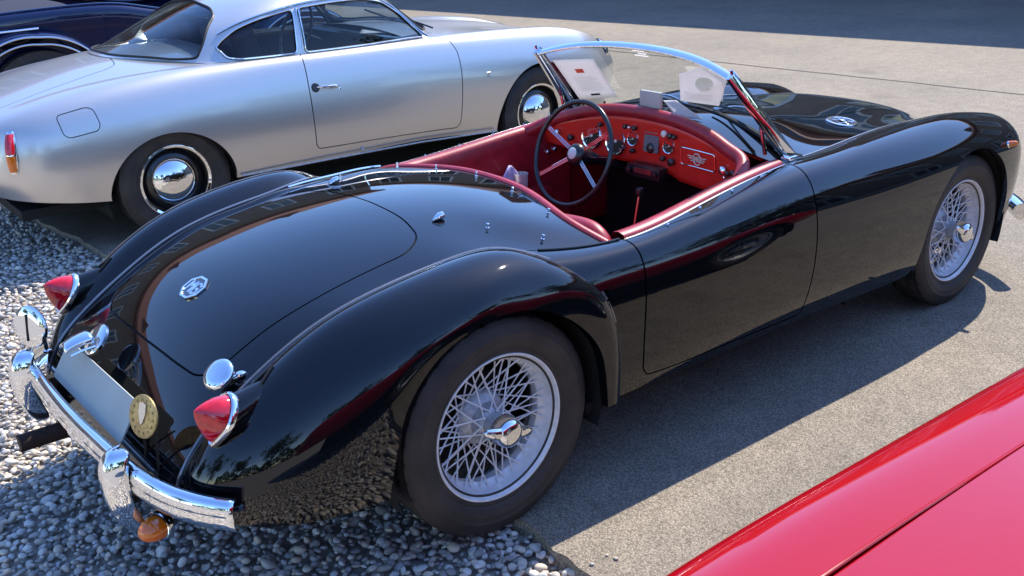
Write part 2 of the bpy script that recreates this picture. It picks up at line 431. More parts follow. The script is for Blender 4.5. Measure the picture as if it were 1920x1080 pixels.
# ---- body side: rear quarter, door, front wing
SG = [
 [(.120, .520, .735), (.130, .615, .705), (.140, .680, .632), (.140, .696, .48), (.140, .692, .35), (.140, .680, .258)],
 [(.300, .572, .709), (.300, .648, .687), (.300, .690, .628), (.300, .702, .48), (.300, .697, .35), (.300, .685, .255)],
 [(.520, .602, .694), (.520, .664, .680), (.520, .699, .625), (.520, .710, .48), (.520, .704, .34), (.520, .690, .252)],
 [(.900, .585, .723), (.900, .660, .705), (.900, .705, .640), (.900, .719, .48), (.900, .712, .34), (.900, .693, .250)],
 [(1.30, .562, .757), (1.30, .652, .738), (1.30, .708, .663), (1.30, .726, .49), (1.30, .719, .34), (1.30, .695, .246)],
 [(1.60, .525, .752), (1.60, .636, .752), (1.60, .708, .672), (1.60, .731, .50), (1.60, .723, .34), (1.60, .695, .236)],
 [(1.90, .490, .752), (1.90, .615, .762), (1.90, .708, .683), (1.90, .735, .51), (1.90, .726, .34), (1.90, .695, .228)],
 [(2.20, .455, .742), (2.20, .593, .768), (2.20, .704, .694), (2.20, .737, .52), (2.20, .729, .35), (2.20, .695, .225)],
 [(2.45, .430, .716), (2.45, .577, .762), (2.45, .693, .695), (2.45, .734, .53), (2.45, .727, .36), (2.45, .695, .225)],
 [(2.70, .410, .662), (2.70, .557, .728), (2.70, .674, .672), (2.70, .716, .52), (2.70, .707, .36), (2.70, .680, .225)],
 [(2.82, .392, .622), (2.82, .545, .698), (2.82, .652, .645), (2.82, .688, .505), (2.82, .676, .37), (2.82, .648, .225)],
 [(2.895, .374, .588), (2.895, .520, .654), (2.893, .612, .608), (2.890, .645, .49), (2.883, .634, .365), (2.87, .610, .235)],
 [(2.945, .355, .550), (2.942, .475, .596), (2.942, .545, .561), (2.940, .575, .47), (2.935, .568, .365), (2.92, .55, .25)],
 [(2.985, .35, .520), (2.985, .41, .536), (2.990, .455, .512), (2.992, .475, .46), (2.988, .475, .36), (2.965, .465, .26)]]
side = Surf(SG)
if side.nrm(np.array([.3]), np.array([.5]))[0][1] < 0: side.flip = True
door3 = [(.533, .60, .690), (.530, .66, .67), (.527, .69, .61), (.523, .705, .5), (.520, .705, .40), (.524, .70, .32), (.545, .697, .292),
         (.65, .70, .285), (.85, .70, .281), (1.05, .70, .278), (1.20, .70, .275), (1.285, .70, .276), (1.30, .715, .36), (1.315, .722, .45), (1.318, .72, .52), (1.315, .71, .61), (1.318, .695, .67), (1.332, .65, .725), (1.347, .60, .748), (1.352, .56, .756)]
dp = mp(side, door3); dp[0, 1] = 0; dp[-1, 1] = 0
top = np.stack([np.linspace(dp[-1, 0], dp[0, 0], 30)[1:-1], np.zeros(28)], 1)
door_p = np.vstack([resample(dp, .012, closed=False), top])
door_o = offset_poly(door_p, .0062); door_o[:, 1] = np.where(door_p[:, 1] <= 1e-6, 0, door_o[:, 1])
th = np.linspace(0, 2*np.pi, 90, endpoint=False)
arch3 = np.stack([2.352+.338*np.cos(th), np.full(90, .725), .308+.352*np.sin(th)], 1)
ap = mp(side, arch3[arch3[:, 2] > .21]);
# order arch points by angle starting low-rear going over the top
ang = np.unwrap(np.arctan2(arch3[arch3[:, 2] > .21][:, 2]-.308, arch3[arch3[:, 2] > .21][:, 0]-2.352))
sel = arch3[arch3[:, 2] > .215]; a_ = np.arctan2(sel[:, 2]-.308, sel[:, 0]-2.352); a_ = np.where(a_ < -np.pi/2, a_+2*np.pi, a_); sel = sel[np.argsort(a_)]
ap = mp(side, sel); ap = np.vstack([[ap[0, 0], side.Lv], ap, [ap[-1, 0], side.Lv]])
arch_p = resample(ap, .014); arch_p[:, 1] = np.minimum(arch_p[:, 1], side.Lv)
xs_door = dp[:, 0].mean()
P = tri_surface(side, [door_p, door_o, arch_p], .018, {'door': lambda m: m[0], 'rest': lambda m: ~m[1] & ~m[2]})
V, F, N = P['rest']; cx = V[F].mean(1)[:, 0]
def sub(data, mask):
    V, F, N = data; F = F[mask]; u, inv = np.unique(F, return_inverse=True); return V[u], inv.reshape(-1, 3), N[u]
cz = V[F].mean(1)[:, 2]; q_rear = sub(P['rest'], (cx < .54) & ((cx > .375) | (cz > .66) | ((cz > .60) & (cx > .30))))
q_mid = sub(P['rest'], (cx >= .54) & (cx < 1.30)); q_front = sub(P['rest'], cx >= 1.30)
for mir, sd in SIDES:
    mesh_np('rear_quarter_panel', add_flange(q_rear, .012), M_black, car, mirror=mir)
    mesh_np('sill', add_flange(q_mid, .012), M_black, car, mirror=mir)
    o = mesh_np('front_fender', add_flange(q_front, .018), M_black, car, mirror=mir); wings['f'+sd] = o
    dr = mesh_np('door', add_flange(P['door'], .014), M_black, car, mirror=mir); wings['d'+sd] = dr
    st = door_o[door_p[:, 1] > 1e-6]/[side.Ls, side.Lv]
    MB().tube(side.ev(st[:, 0], st[:, 1])-side.nrm(st[:, 0], st[:, 1])*.016, .010, 6).build('seal', M_seal, dr, mirror=mir)
    b = iso(side, t=0., n=200); b = b[(b[:, 0] > 1.37)]
    MB().tube(b+np.array([0, 0, .001]), .0042, 8).build('piping_bead', M_pipe, o, mirror=mir)
    b = iso(side, t=0., n=200); b = b[(b[:, 0] < .52) & (b[:, 0] > .24)]
    MB().tube(b+np.array([0, 0, .002]), .0036, 8).build('piping_bead', M_black, car, mirror=mir)
    st = ap[1:-1]/[side.Ls, side.Lv]; a = side.ev(st[:, 0], st[:, 1])
    MB().grid(np.stack([a, a*[1, 0, 1]+[0, .690, 0]], 0)).build('arch_lip', M_black, o, mirror=mir)

# ---- scuttle, bonnet and nose
BH = [
 [(1.270, 0, .868), (1.275, .25, .842), (1.285, .42, .797), (1.33, .555, .757)],
 [(1.450, 0, .868), (1.450, .25, .845), (1.45, .41, .800), (1.45, .545, .756)],
 [(1.700, 0, .847), (1.700, .25, .829), (1.70, .39, .787), (1.70, .514, .752)],
 [(2.000, 0, .805), (2.000, .24, .790), (2.00, .37, .765), (2.00, .479, .750)],
 [(2.300, 0, .783), (2.300, .23, .768), (2.30, .34, .742), (2.30, .445, .733)],
 [(2.550, 0, .743), (2.550, .22, .726), (2.55, .32, .700), (2.55, .422, .696)],
 [(2.750, 0, .690), (2.750, .20, .670), (2.75, .30, .642), (2.75, .404, .646)],
 [(2.900, 0, .612), (2.900, .18, .594), (2.90, .28, .572), (2.90, .380, .588)],
 [(2.985, 0, .470), (2.985, .17, .462), (2.99, .26, .455), (2.985, .35, .520)],
 [(3.020, 0, .330), (3.020, .17, .330), (3.02, .26, .320), (3.02, .33, .350)]]
G = [[np.array(p)*YM for p in row[:0:-1]] + [np.array(p) for p in row] for row in BH]
bon = Surf(G)
if bon.nrm(np.array([.3]), np.array([.5]))[0][2] < 0: bon.flip = True
bl3 = np.array([(1.60, 0, .85), (1.61, .20, .84), (1.64, .285, .83), (1.75, .29, .81), (2.1, .275, .77), (2.45, .25, .69), (2.58, .22, .67), (2.63, .12, .66), (2.64, 0, .66)])
blm = np.vstack([bl3, (bl3[1:-1]*YM)[::-1]])
bl_p = resample(round_poly(mp(bon, blm), .06, 5), .014); bl_o = offset_poly(bl_p, .004)
d_ = tri_surface(bon, [bl_p, bl_o], .02, {'body': lambda m: ~m[1], 'lid': lambda m: m[0]})
mesh_np('scuttle_and_nose', add_flange(d_['body'], .012), M_black, car)
o_bon = mesh_np('bonnet', add_flange(d_['lid'], .012), M_black, car)
st = bl_o/[bon.Ls, bon.Lv]
MB().tube(bon.ev(st[:, 0], st[:, 1])-bon.nrm(st[:, 0], st[:, 1])*.013, .008, 6, closed=True).build('seal', M_seal, o_bon)

# ---- dark chassis and wheel housings
m = MB(); m.box((1.25, 0, .20), (3.2, 1.08, .05)); m.box((1.75, 0, .40), (.04, 1.2, .5)); m.box((.37, 0, .46), (.03, 1.2, .42))
m.box((-.35, 0, .33), (.8, .80, .2)); m.box((2.4, 0, .42), (1.1, .76, .3))
m.build('chassis', M_dark, car)
for mir, sd in SIDES:
    for cx_ in (0., 2.352):
        m = MB(); a = np.linspace(R(-18), R(198), 40); rr = .352
        ring = np.stack([cx_+rr*np.cos(a), np.full(40, .703), .308+rr*np.sin(a)], 1)
        m.grid(np.stack([ring, ring*[1, 0, 1]+[0, .42, 0]], 0))
        m.add([(cx_, .42, .308)]+[tuple(p) for p in ring*[1, 0, 1]+[0, .42, 0]], [(0, i+1, i+2) for i in range(39)])
        m.build('wheel_housing', M_dark, car, mirror=mir)
# ---- wire wheels
def tyre_mb(Rt=.312, w=.076, rb=.205, seg=216):
    prof = [(rb-.012, .052), (rb, .058), (rb+.010, .066), (rb+.014, .0665), (rb+.017, .0655), (rb+.026, .0735), (rb+.042, w+.001), (rb+.046, w+.0025), (rb+.050, w+.0015), (rb+.060, w+.003), (rb+.064, w+.0045), (rb+.068, w+.003), (rb+.080, w), (rb+.092, w-.005), (rb+.098, w-.010)]
    ys = np.linspace(w-.014, -(w-.014), 15)
    P = []
    a = np.linspace(0, 2*np.pi, seg, endpoint=False)
    def ring(r, y): return np.stack([r*np.sin(a), np.full(seg, y), r*np.cos(a)], 1)
    for r, y in prof: P.append(ring(np.full(seg, r), y))
    idx = np.arange(seg)
    for j, y in enumerate(ys):
        crown = -.006*(y/w)**2
        r = np.full(seg, Rt+crown)
        ph = (idx + (j//2)*1) % 6
        if j % 4 == 2: r = r-.006                          # circumferential grooves
        elif j <= 1 or j >= 13: r = r-np.where(ph == 0, .003, 0)
        else: r = r-np.where(ph == 3, .005, 0)
        P.append(ring(r, y))
    for r, y in prof[::-1]: P.append(ring(np.full(seg, r), -y))
    return MB().grid(np.array(P), closed_v=True)
TY = tyre_mb()
def ellipsoid_pts(n=12): pass
proto = {}
def wire_wheel(parent, x, y, sd, z=.308, rot=0., spokes=True, ear=20., name='wheel'):
    """wheel hub mesh that parents tyre, rim, spokes and knock-off; local +y points outwards"""
    if not proto:
        proto['hub'] = MB().lathe([(.012, .078), (.030, .078), (.033, .055), (.034, .030), (.046, .022), (.050, .010), (.052, .0), (.066, -.008), (.074, -.014), (.080, -.03), (.076, -.045), (.05, -.05), (.03, -.075)], 40, axis=(0, 1, 0))
        proto['hubm'] = proto['hub'].build('tmp', M_hub).data
        proto['tyre'] = TY.build('tmp', M_rubber).data
        rim = MB().lathe([(.199, .050), (.2075, .059), (.2100, .0625), (.2085, .0655), (.2045, .0645), (.2010, .058), (.1960, .050), (.1920, .040), (.1900, .028), (.1820, .018), (.1750, .010), (.1740, -.012), (.1860, -.02), (.1940, -.035), (.2085, -.060), (.2045, -.064), (.19, -.05)], 96, axis=(0, 1, 0))
        proto['rim'] = rim.build('tmp', M_alu).data
        def spoke(r0, y0, r1, y1, da):
            p0 = np.array([r0*np.sin(-da), y0, r0*np.cos(da)]); p1 = np.array([0, y1, r1])
            d = p1-p0; k = np.array([0, .0, .0])
            pts = np.array([p0+d*t for t in (0, .35, .7, .93, .935, 1.)]); rr = [.0023, .0023, .0023, .0023, .0038, .0038]
            return MB().tube(pts, rr, 6).build('tmp', M_alu).data
        proto['sp'] = [spoke(.036, .030, .178, .004, R(38)), spoke(.036, .030, .178, .004, R(-38)),
                       spoke(.068, -.032, .188, .024, R(44)), spoke(.068, -.032, .188, .024, R(-44)),
                       spoke(.070, -.036, .182, .012, R(52)), spoke(.070, -.036, .182, .012, R(-52))]
        k = MB().lathe([(.0, .118), (.014, .1175), (.027, .115), (.037, .108), (.0415, .098), (.042, .088), (.044, .080), (.044, .070), (.034, .066)], 40, axis=(0, 1, 0))
        for s_ in (1, -1):
            top = np.array([(s_*.026, .098, .0), (s_*.046, .099, .002*s_), (s_*.062, .097, .004*s_), (s_*.078, .094, .006*s_), (s_*.083, .093, .006*s_)])
            k.tube(top, [.0190, .0175, .0150, .0110, .003], 12, flat=.62, up=(0, 1, 0))
        proto['knock'] = k.build('tmp', M_chrome).data
        a8 = np.linspace(0, 2*np.pi, 9)[:-1]+np.pi/8
        proto['emb'] = MB().prism(np.stack([.013*np.cos(a8), np.full(8, .1172), .013*np.sin(a8)], 1), (0, .0016, 0)).build('tmp', M_chrome2).data
        for o in [o for o in col.objects if o.name.startswith('tmp')]: bpy.data.objects.remove(o)
    w = bpy.data.objects.new(name, proto['hubm']); col.objects.link(w); w.parent = parent
    w.location = (x, y, z); w.rotation_euler = (0, rot, 0 if sd > 0 else math.pi)
    def kid(nm, me, ry=0.):
        o = bpy.data.objects.new(nm, me); col.objects.link(o); o.parent = w; o.rotation_euler = (0, ry, 0); return o
    kid('tyre', proto['tyre']); kid('rim', proto['rim']); kid('knock_off_nut', proto['knock'], R(ear)); 
    if spokes:
        for i in range(10):
            kid('spoke', proto['sp'][0], R(36*i)); kid('spoke', proto['sp'][1], R(36*i+7))
            for q in range(2):
                kid('spoke', proto['sp'][2], R(36*i+18*q+4)); kid('spoke', proto['sp'][3], R(36*i+18*q+13))
    return w
wire_wheel(car, 0, -.618, -1, rot=R(8), ear=-22)
wire_wheel(car, 2.388, -.606, -1, rot=R(31), ear=-55)
wire_wheel(car, 0, .618, 1, spokes=False); wire_wheel(car, 2.388, .606, 1, spokes=False)
# brake drums behind the spokes
for x in (0, 2.388):
    for sd in (-1, 1):
        MB().lathe([(.0, .0), (.11, .0), (.125, -.01), (.127, -.06), (.10, -.065), (0, -.065)], 40, (x, sd*.548, .308), (0, sd, 0)).build('brake_drum', M_dark, car)

# ---- tail lamps
def tail_lamp(mir):
    a = np.linspace(0, 2*np.pi, 48, endpoint=False)
    upv = np.array([.5, 0, .866]); ax = np.array([-.866, .02, .5]); sdv = np.array([0, 1., 0])
    c0 = np.array([-.692, .545, .538]); zz, wv = np.sin(a), np.cos(a)
    h = np.where(zz > 0, .055*zz, .061*zz); w = .042*wv*(1-.50*np.clip(-zz, 0, 1)**1.2)
    base = c0+sdv*w[:, None]+upv*h[:, None]
    tip = c0+ax*.076+upv*.004
    rings = [base+ax*.002]
    for t in (.12, .3, .5, .68, .82, .92, .975, 1.):
        k = (1-t**1.55)**.80 if t < 1 else .02
        rings.append(c0*(1-t)+tip*t+(base-c0)*k)
    tipf = np.array([-.540, .537, .560])
    def pod_sec(t):
        k = max(.012, (1-t**2.3))**.85
        cc = np.array([c0[0]+(tipf[0]-c0[0])*t, c0[1]+(tipf[1]-c0[1])*t, .588+.014*t-.050*k])
        return cc+(base-c0)*k*np.array([1-.85*t, 1, 1])
    pod = [pod_sec(t) for t in np.linspace(0, 1, 20)]
    o = MB().grid(np.array(pod), closed_v=True).build('tail_lamp_pod', M_black, car, mirror=mir)
    MB().grid(np.array(rings), closed_v=True).build('lens', M_lens, o, mirror=mir)
    MB().tube(base+(base-c0)*.05, .0062, 8, closed=True, flat=1.5, up=ax).build('chrome_rim', M_chrome, o, mirror=mir)
    # gasket where the pod meets the wing
    Lg = []
    for sgn in (1, -1):
        L_ = []
        for t in np.linspace(.0, 1, 22):
            sec = pod_sec(t)
            j = np.argmax(sgn*sec[:, 1]-.9*sec[:, 2]); L_.append(sec[j])
        Lg += L_ if sgn == 1 else L_[::-1]
    gp = rf.proj(np.array(Lg)); gp3 = rf.ev(gp[:, 0], gp[:, 1])+rf.nrm(gp[:, 0], gp[:, 1])*.002
    MB().tube(gp3, .0034, 6).build('gasket', M_seal, o, mirror=mir)
    return o
for mir, sd in SIDES: tail_lamp(mir)

# ---- rear bumper
def bumper_path(n=60, k=1.):
    P = np.array([(-.735, .655, .352), (-.775, .610, .358), (-.825, .53, .368), (-.860, .40, .380), (-.878, .2, .388), (-.884, 0, .390)])
    P = np.vstack([P[:-1]*YM, P[::-1]]); return curve(P, n)
bp_ = bumper_path(80)
sec = [(-.006, .040), (.004, .0405), (.012, .036), (.018, .026), (.0205, .016), (.021, .006), (.0185, .001), (.021, -.006), (.0205, -.016), (.017, -.028), (.010, -.036), (.002, -.040), (-.006, -.039)]
T = np.gradient(bp_, axis=0); T /= np.linalg.norm(T, axis=1)[:, None]
Nn = np.cross(T, [0, 0, 1.]); Nn /= np.linalg.norm(Nn, axis=1)[:, None]
if Nn[40][0] > 0: Nn = -Nn
rows = np.array([bp_+Nn*s0+np.array([0, 0, s1]) for s0, s1 in sec])
bmp = MB().grid(rows).build('rear_bumper', M_chrome, car, angle=50)
md = bmp.modifiers.new('solid', 'SOLIDIFY'); md.thickness = .002
for y in (-.37, .37):
    m = MB(); zs = np.array([.462, .460, .452, .43, .40, .36, .32, .285, .26, .243, .238]); hw = np.array([.006, .022, .032, .038, .041, .041, .039, .035, .028, .016, .003])
    xo = np.array([-.893, -.902, -.915, -.928, -.934, -.934, -.928, -.917, -.903, -.890, -.885])
    P = []
    for z, w, x in zip(zs, hw, xo):
        t = np.linspace(-1, 1, 15); back = x+.055*abs(1)
        P.append(np.stack([x+(np.abs(t)**3.2)*np.minimum(.052, .012+w*1.2), y+w*np.sign(t)*np.abs(t)**.75, np.full(15, z)], 1))
    m.grid(np.array(P)); o = m.build('overrider', M_chrome, bmp, subd=1)
    md = o.modifiers.new('solid', 'SOLIDIFY'); md.thickness = .002
for y in (-.37, .37): MB().box((-.79, y, .34), (.16, .03, .05)).build('bumper_bracket', M_dark, bmp)

# ---- number plate, plate lamp, round club badge, reversing lamps, indicator, exhaust
Rp = frame((-.84, 0, .54), (0, 0, 1))
pc = np.array([-.812, 0, .455])
m = MB(); pts = [(sx*.26, sy*.055) for sx, sy in ((-1, -1), (1, -1), (1, 1), (-1, 1))]
pts = round_poly(np.array(pts), .012, 4); pl3 = pc+pts[:, :1]*np.array([0, 1., 0])+pts[:, 1:]*(np.array([.54, 0, .84])/np.linalg.norm([.54, 0, .84]))
m.prism(pl3, np.array([-.84, 0, .54])*.004); m.build('number_plate', M_greyplate, car, smooth=False)
m = MB(); m.box((-.79, 0, .45), (.03, .40, .03)); m.build('plate_backing', M_dark, car)
def plate_lamp(y):
    m = MB(); c = np.array([-.765, y, .530]); P = []
    for t in np.linspace(0, 1, 9):
        a = np.linspace(0, np.pi, 13); r = .030*(1-.25*t)
        P.append(np.stack([c[0]-.075*t+0*a, c[1]+1.1*r*np.cos(a), c[2]+.024*math.sin(math.pi*.5*(1-.5*t))*np.sin(a)**.6*1.0+.012-.014*t*t], 1))
    m.grid(np.array(P)); o = m.build('plate_lamp', M_chrome, car)
    md = o.modifiers.new('solid', 'SOLIDIFY'); md.thickness = .002
    MB().tube(np.array([(-.765+.0, y-.036, .532), (-.80, y-.036, .53), (-.83, y-.034, .523)]), .004, 8).build('lamp_bracket', M_chrome, o)
    MB().lathe([(.0, .0), (.04, .0), (.046, -.004), (.046, -.012)], 24, (-.755, y, .54), (-.6, 0, .55)).build('lamp_base', M_chrome, o)
plate_lamp(.125)
# round gold club badge on two posts from the bumper
n_ = np.array([-.93, -.25, .30]); Fb = frame(n_); cb = np.array([-.800, -.335, .500])
bd = empty('club_badge', (0, 0, 0)); bd.parent = None
m = MB().lathe([(0, .004), (.047, .004), (.052, .003), (.053, 0), (.050, -.003), (0, -.003)], 40, cb, n_)
M_gold = mat('aged_brass', (.52, .38, .16), .38, metal=.55, base2=(.30, .20, .08), vscale=70, bump=.5, bscale=130)
bd_o = m.build('club_badge', M_gold, bd)
bpy.data.objects.remove(bd); bd_o.parent = None
tag(bd_o, 'round brass club badge on posts behind the roadster rear bumper', 'badge')
m = MB(); pts = [(0, .030), (.012, .026), (.013, .004), (.006, -.018), (0, -.026), (-.006, -.018), (-.013, .004), (-.012, .026)]
m.prism([cb+Fb[:, 0]*x+Fb[:, 1]*(y+.006)+Fb[:, 2]*.004 for x, y in pts], Fb[:, 2]*.003); m.build('shield', M_chrome2, bd_o, smooth=False)
for k in range(14):
    an = 2*math.pi*k/14; q = cb+Fb[:, 0]*.040*math.cos(an)+Fb[:, 1]*.040*math.sin(an)+Fb[:, 2]*.004
    MB().lathe([(.0035, 0), (.003, .002), (0, .0025)], 8, q, Fb[:, 2]).build('stud', M_gold, bd_o)
for dy in (-.04, .04):
    MB().tube([cb+np.array([.008, dy, -.02]), (-.80, cb[1]+dy, .37)], .003, 6).build('post', M_dark, bd_o)

def round_lamp(name, c, n, r, label, foot, depth=.03, slot=False):
    n = np.asarray(n, float)/np.linalg.norm(n); c = np.asarray(c)
    o = MB().lathe([(0, .006), (r*.5, .0052), (r*.8, .003), (r*.96, -.002), (r, -.007), (r*.97, -.012), (r*.8, -depth*.7), (r*.4, -depth), (0, -depth)], 40, c, n).build(name, M_chrome, car)
    F_ = frame(n)
    if slot: MB().box(c+n*.006, (.006, r*1.25, .003), rot=F_).build('slot', M_dark, o)
    MB().tube([c-n*depth*.9, (c-n*depth*1.1+np.asarray(foot))/2+n*-.004, foot], .006, 8).build('stalk', M_chrome, o)
    MB().lathe([(.012, 0), (.012, .006), (.005, .009), (0, .009)], 12, np.asarray(foot), (0, 0, 1)).build('foot', M_chrome, o)
    return o
round_lamp('reversing_lamp', (-.640, -.415, .588), (-.62, -.22, .75), .042, '', (-.585, -.425, .570))
round_lamp('reversing_lamp', (-.838, .465, .492), (-.86, -.45, .14), .064, '', (-.80, .47, .40), slot=True)

ic = np.array([-.868, -.435, .258]); F_ = frame((-.9, -.42, .10))
o = MB().tube([(-.80, -.43, .335), (-.815, -.43, .30), (-.83, -.432, .265)], .008, 8).build('indicator_bracket', M_dark, car)
m = MB(); a = np.linspace(0, 2*np.pi, 32, endpoint=False); P = []
for t in (0, .2, .5, .75, .92, 1.): k = math.sqrt(max(0, 1-t**2.2)); P.append(ic-F_[:, 2]*.030+F_[:, 2]*.052*t+F_[:, 0]*(.034*k*np.cos(a))[:, None]+F_[:, 1]*(.030*k*np.sin(a))[:, None])
m.grid(np.array(P), closed_v=True).build('indicator_lens', M_amber, o)
MB().lathe([(.036, .0), (.038, -.006), (.036, -.02), (.015, -.032), (0, -.032)], 28, ic-F_[:, 2]*.030, F_[:, 2]).build('indicator_shell', M_chrome, o)
M_rust = mat('rusty_exhaust', (.030, .018, .014), .75, metal=.3, base2=(.06, .03, .02), vscale=60)
m = MB(); m.tube([(-.2, .33, .20), (-.7, .33, .205), (-.955, .335, .205)], .026, 20, cap=False); m.tube([(-.5, .33, .203), (-.955, .335, .205)], .022, 20)
m.build('exhaust_pipe', M_rust, car)

# ---- octagonal badges (boot, nose) with the letters
def stroke_letters(o3, ex, ey, n, s, material, parent, th=.0035):
    """M and G drawn as strokes inside an octagon"""
    Mst = [[(-.62, -.42), (-.62, .42), (-.36, .02), (-.10, .42), (-.10, -.42)]]
    Gst = [[(.62, .30), (.46, .42), (.22, .42), (.10, .28), (.10, -.28), (.22, -.42), (.48, -.42), (.62, -.28), (.62, .0), (.38, .0)]]
    for nm, st in (('letter_m', Mst), ('letter_g', Gst)):
        m = MB()
        for L in st:
            for p, q in zip(L[:-1], L[1:]):
                p, q = np.array(p)*s, np.array(q)*s; d = (q-p)/np.linalg.norm(q-p); w = np.array([-d[1], d[0]])*th/2; p, q = p-d*th*.4, q+d*th*.4
                m.prism([o3+ex*v[0]+ey*v[1] for v in (p-w, q-w, q+w, p+w)], n*.0025)
        m.build(nm, material, parent, smooth=False)
def octa_badge(c, n, up, r, parent, bg, kx=1.15):
    n = np.asarray(n, float)/np.linalg.norm(n); F_ = frame(n, up); ex, ey = F_[:, 0], F_[:, 1]
    a = np.linspace(0, 2*np.pi, 9)[:-1]+np.pi/8; O = np.stack([np.cos(a), np.sin(a)], 1)*r*[kx, 1]
    m = MB(); n8 = 8
    out = [c+ex*p[0]+ey*p[1]+n*.001 for p in O]; inn = [c+ex*p[0]*.84+ey*p[1]*.84+n*.001 for p in O]
    h = n*.0045
    V = out+inn+[v+h for v in out]+[v+h for v in inn]; Fq = []
    for i in range(8):
        j = (i+1) % 8; Fq += [(16+i, 16+j, 24+j, 24+i), (i, j, 16+j, 16+i), (8+j, 8+i, 24+i, 24+j)]
    m.add(V, Fq); o = m.build('octagon_badge', M_chrome, parent, smooth=False)
    MB().prism(inn, n*.002).build('badge_plate', bg, o, smooth=False)
    stroke_letters(c+n*.002, ex, ey, n, r, M_chrome, o, th=r*.17)
    return o
M_badge = mat('badge_enamel', (.02, .03, .07), .25, coat=.5)
q = deck.proj([(-.507, 0, .655)]); cc, nn = deck.ev(q[:, 0], q[:, 1])[0], deck.nrm(q[:, 0], q[:, 1])[0]
octa_badge(cc, nn, (1, 0, .0), .043, car, M_badge, kx=1.12)
# shroud vents either side of the bonnet
for y in (-.35, .35):
    q = bon.proj([(1.99, y, .76)]); cc, nn = bon.ev(q[:, 0], q[:, 1])[0], bon.nrm(q[:, 0], q[:, 1])[0]
    F_ = frame(nn, (0, -1, 0)); ex = np.array([1., 0, 0])-nn*nn[0]; ex /= np.linalg.norm(ex); ey = np.cross(nn, ex)
    a = np.linspace(0, 2*np.pi, 40, endpoint=False)
    out = cc+nn*.003+ex*(.070*np.cos(a))[:, None]+ey*(.046*np.sin(a))[:, None]
    o = MB().tube(out, .0085, 8, closed=True, flat=.5, up=nn).build('shroud_vent', M_chrome2, car)
    MB().prism(out-nn*.002, nn*.001).build('vent_backing', M_dark, o)
    for x0, x1 in ((-.045, -.025), (-.012, .012), (.025, .045)):
        MB().tube([cc+nn*.004+ex*x0-ey*.034, cc+nn*.005+ex*x1+ey*.034], .0024, 6).build('vent_bar', M_chrome2, o)
    for k in (-.018, .018): MB().tube([cc+nn*.004+ey*k-ex*.064, cc+nn*.005+ey*k+ex*.064], .0018, 6).build('vent_bar', M_chrome2, o)
    MB().lathe([(.014, 0), (.014, .006), (.010, .008), (0, .008)], 8, cc+nn*.004, nn).build('vent_medallion', M_chrome, o)
# ================================================================== cockpit of the roadster
# trims along the cockpit edge
def door_edge(x0, x1, n=40):
    q = iso(side, t=0., n=400); q = q[(q[:, 0] >= x0) & (q[:, 0] <= x1)]; return q
for mir, sd in SIDES:
    e = door_edge(.535, 1.345)
    inner = e-np.array([0, .052, -.004])
    rows = []
    for k, dz in ((.004, -.012), (0, .002), (-.006, .009), (-.026, .013), (-.046, .008), (-.056, -.006), (-.058, -.05), (-.060, -.20), (-.062, -.40), (-.062, -.44)):
        rows.append(e+np.array([0, k, dz]))
    MB().grid(np.array(rows)).build('door_trim', M_leather, wings['d'+sd], mirror=mir, angle=60)
    # hood studs along the door top
    for x in (.70, .86, 1.02, 1.18):
        p = e[np.argmin(abs(e[:, 0]-x))]
        MB().lathe([(.004, -.002), (.004, .006), (.0025, .008), (.004, .010), (0, .012)], 10, p+np.array([0, .022, -.005]), (0, .25, 1)).build('stud', M_chrome, wings['d'+sd], mirror=mir)
    b = e+np.array([0, .007, -.001]); MB().tube(b, .0022, 6).build('trim_strip', M_chrome2, wings['d'+sd], mirror=mir)
# rear cockpit roll
re = deck.ev(np.zeros(90), np.linspace(0, 1, 90))
T0 = deck.nrm(np.zeros(90), np.linspace(0, 1, 90))
rows = []
fw = deck.ev(np.zeros(90), np.linspace(0, 1, 90))-deck.ev(np.full(90, .02), np.linspace(0, 1, 90)); fw /= np.linalg.norm(fw, axis=1)[:, None]
for k, dz in ((-.006, .001), (-.001, .007), (.008, .010), (.018, .007), (.024, -.002), (.024, -.03), (.020, -.12), (.018, -.30)):
    rows.append(re+fw*k+np.array([0, 0, 1.])*dz)
MB().grid(np.array(rows)).build('rear_cockpit_roll', M_leather, car, angle=60)
# studs and hood pegs on the rear deck
for (x, y) in ((.43, -.40), (.20, -.40), (.455, -.20), (.47, 0.), (.455, .20), (.43, .40), (.30, -.53), (.20, .40)):
    q = deck.proj([(x, y, .76)]); p, n = deck.ev(q[:, 0], q[:, 1])[0], deck.nrm(q[:, 0], q[:, 1])[0]
    MB().lathe([(.0055, 0), (.0055, .003), (.003, .004), (.003, .010), (.0045, .012), (.0045, .015), (0, .017)], 12, p, n).build('stud', M_chrome, car)
for y in (-.28, .30):
    q = deck.proj([(.12, y, .78)]); p, n = deck.ev(q[:, 0], q[:, 1])[0], deck.nrm(q[:, 0], q[:, 1])[0]
    m = MB(); m.tube([p-np.array([.022, 0, 0])+n*.002, p-np.array([.012, 0, 0])+n*.006, p+n*.011, p+np.array([.014, 0, 0])+n*.013], [.003, .008, .011, .010], 12); m.build('hood_peg', M_chrome, car)
# chrome luggage strips along the left of the deck
for (y0, y1) in ((.43, .50),):
    P = deck.proj([(x, y0+(y1-y0)*k, .74) for k, x in zip(np.linspace(0, 1, 14), np.linspace(.02, .42, 14))])
    L3 = deck.ev(P[:, 0], P[:, 1])+deck.nrm(P[:, 0], P[:, 1])*.008
    MB().tube(L3, .004, 8).build('deck_rail', M_chrome, car)

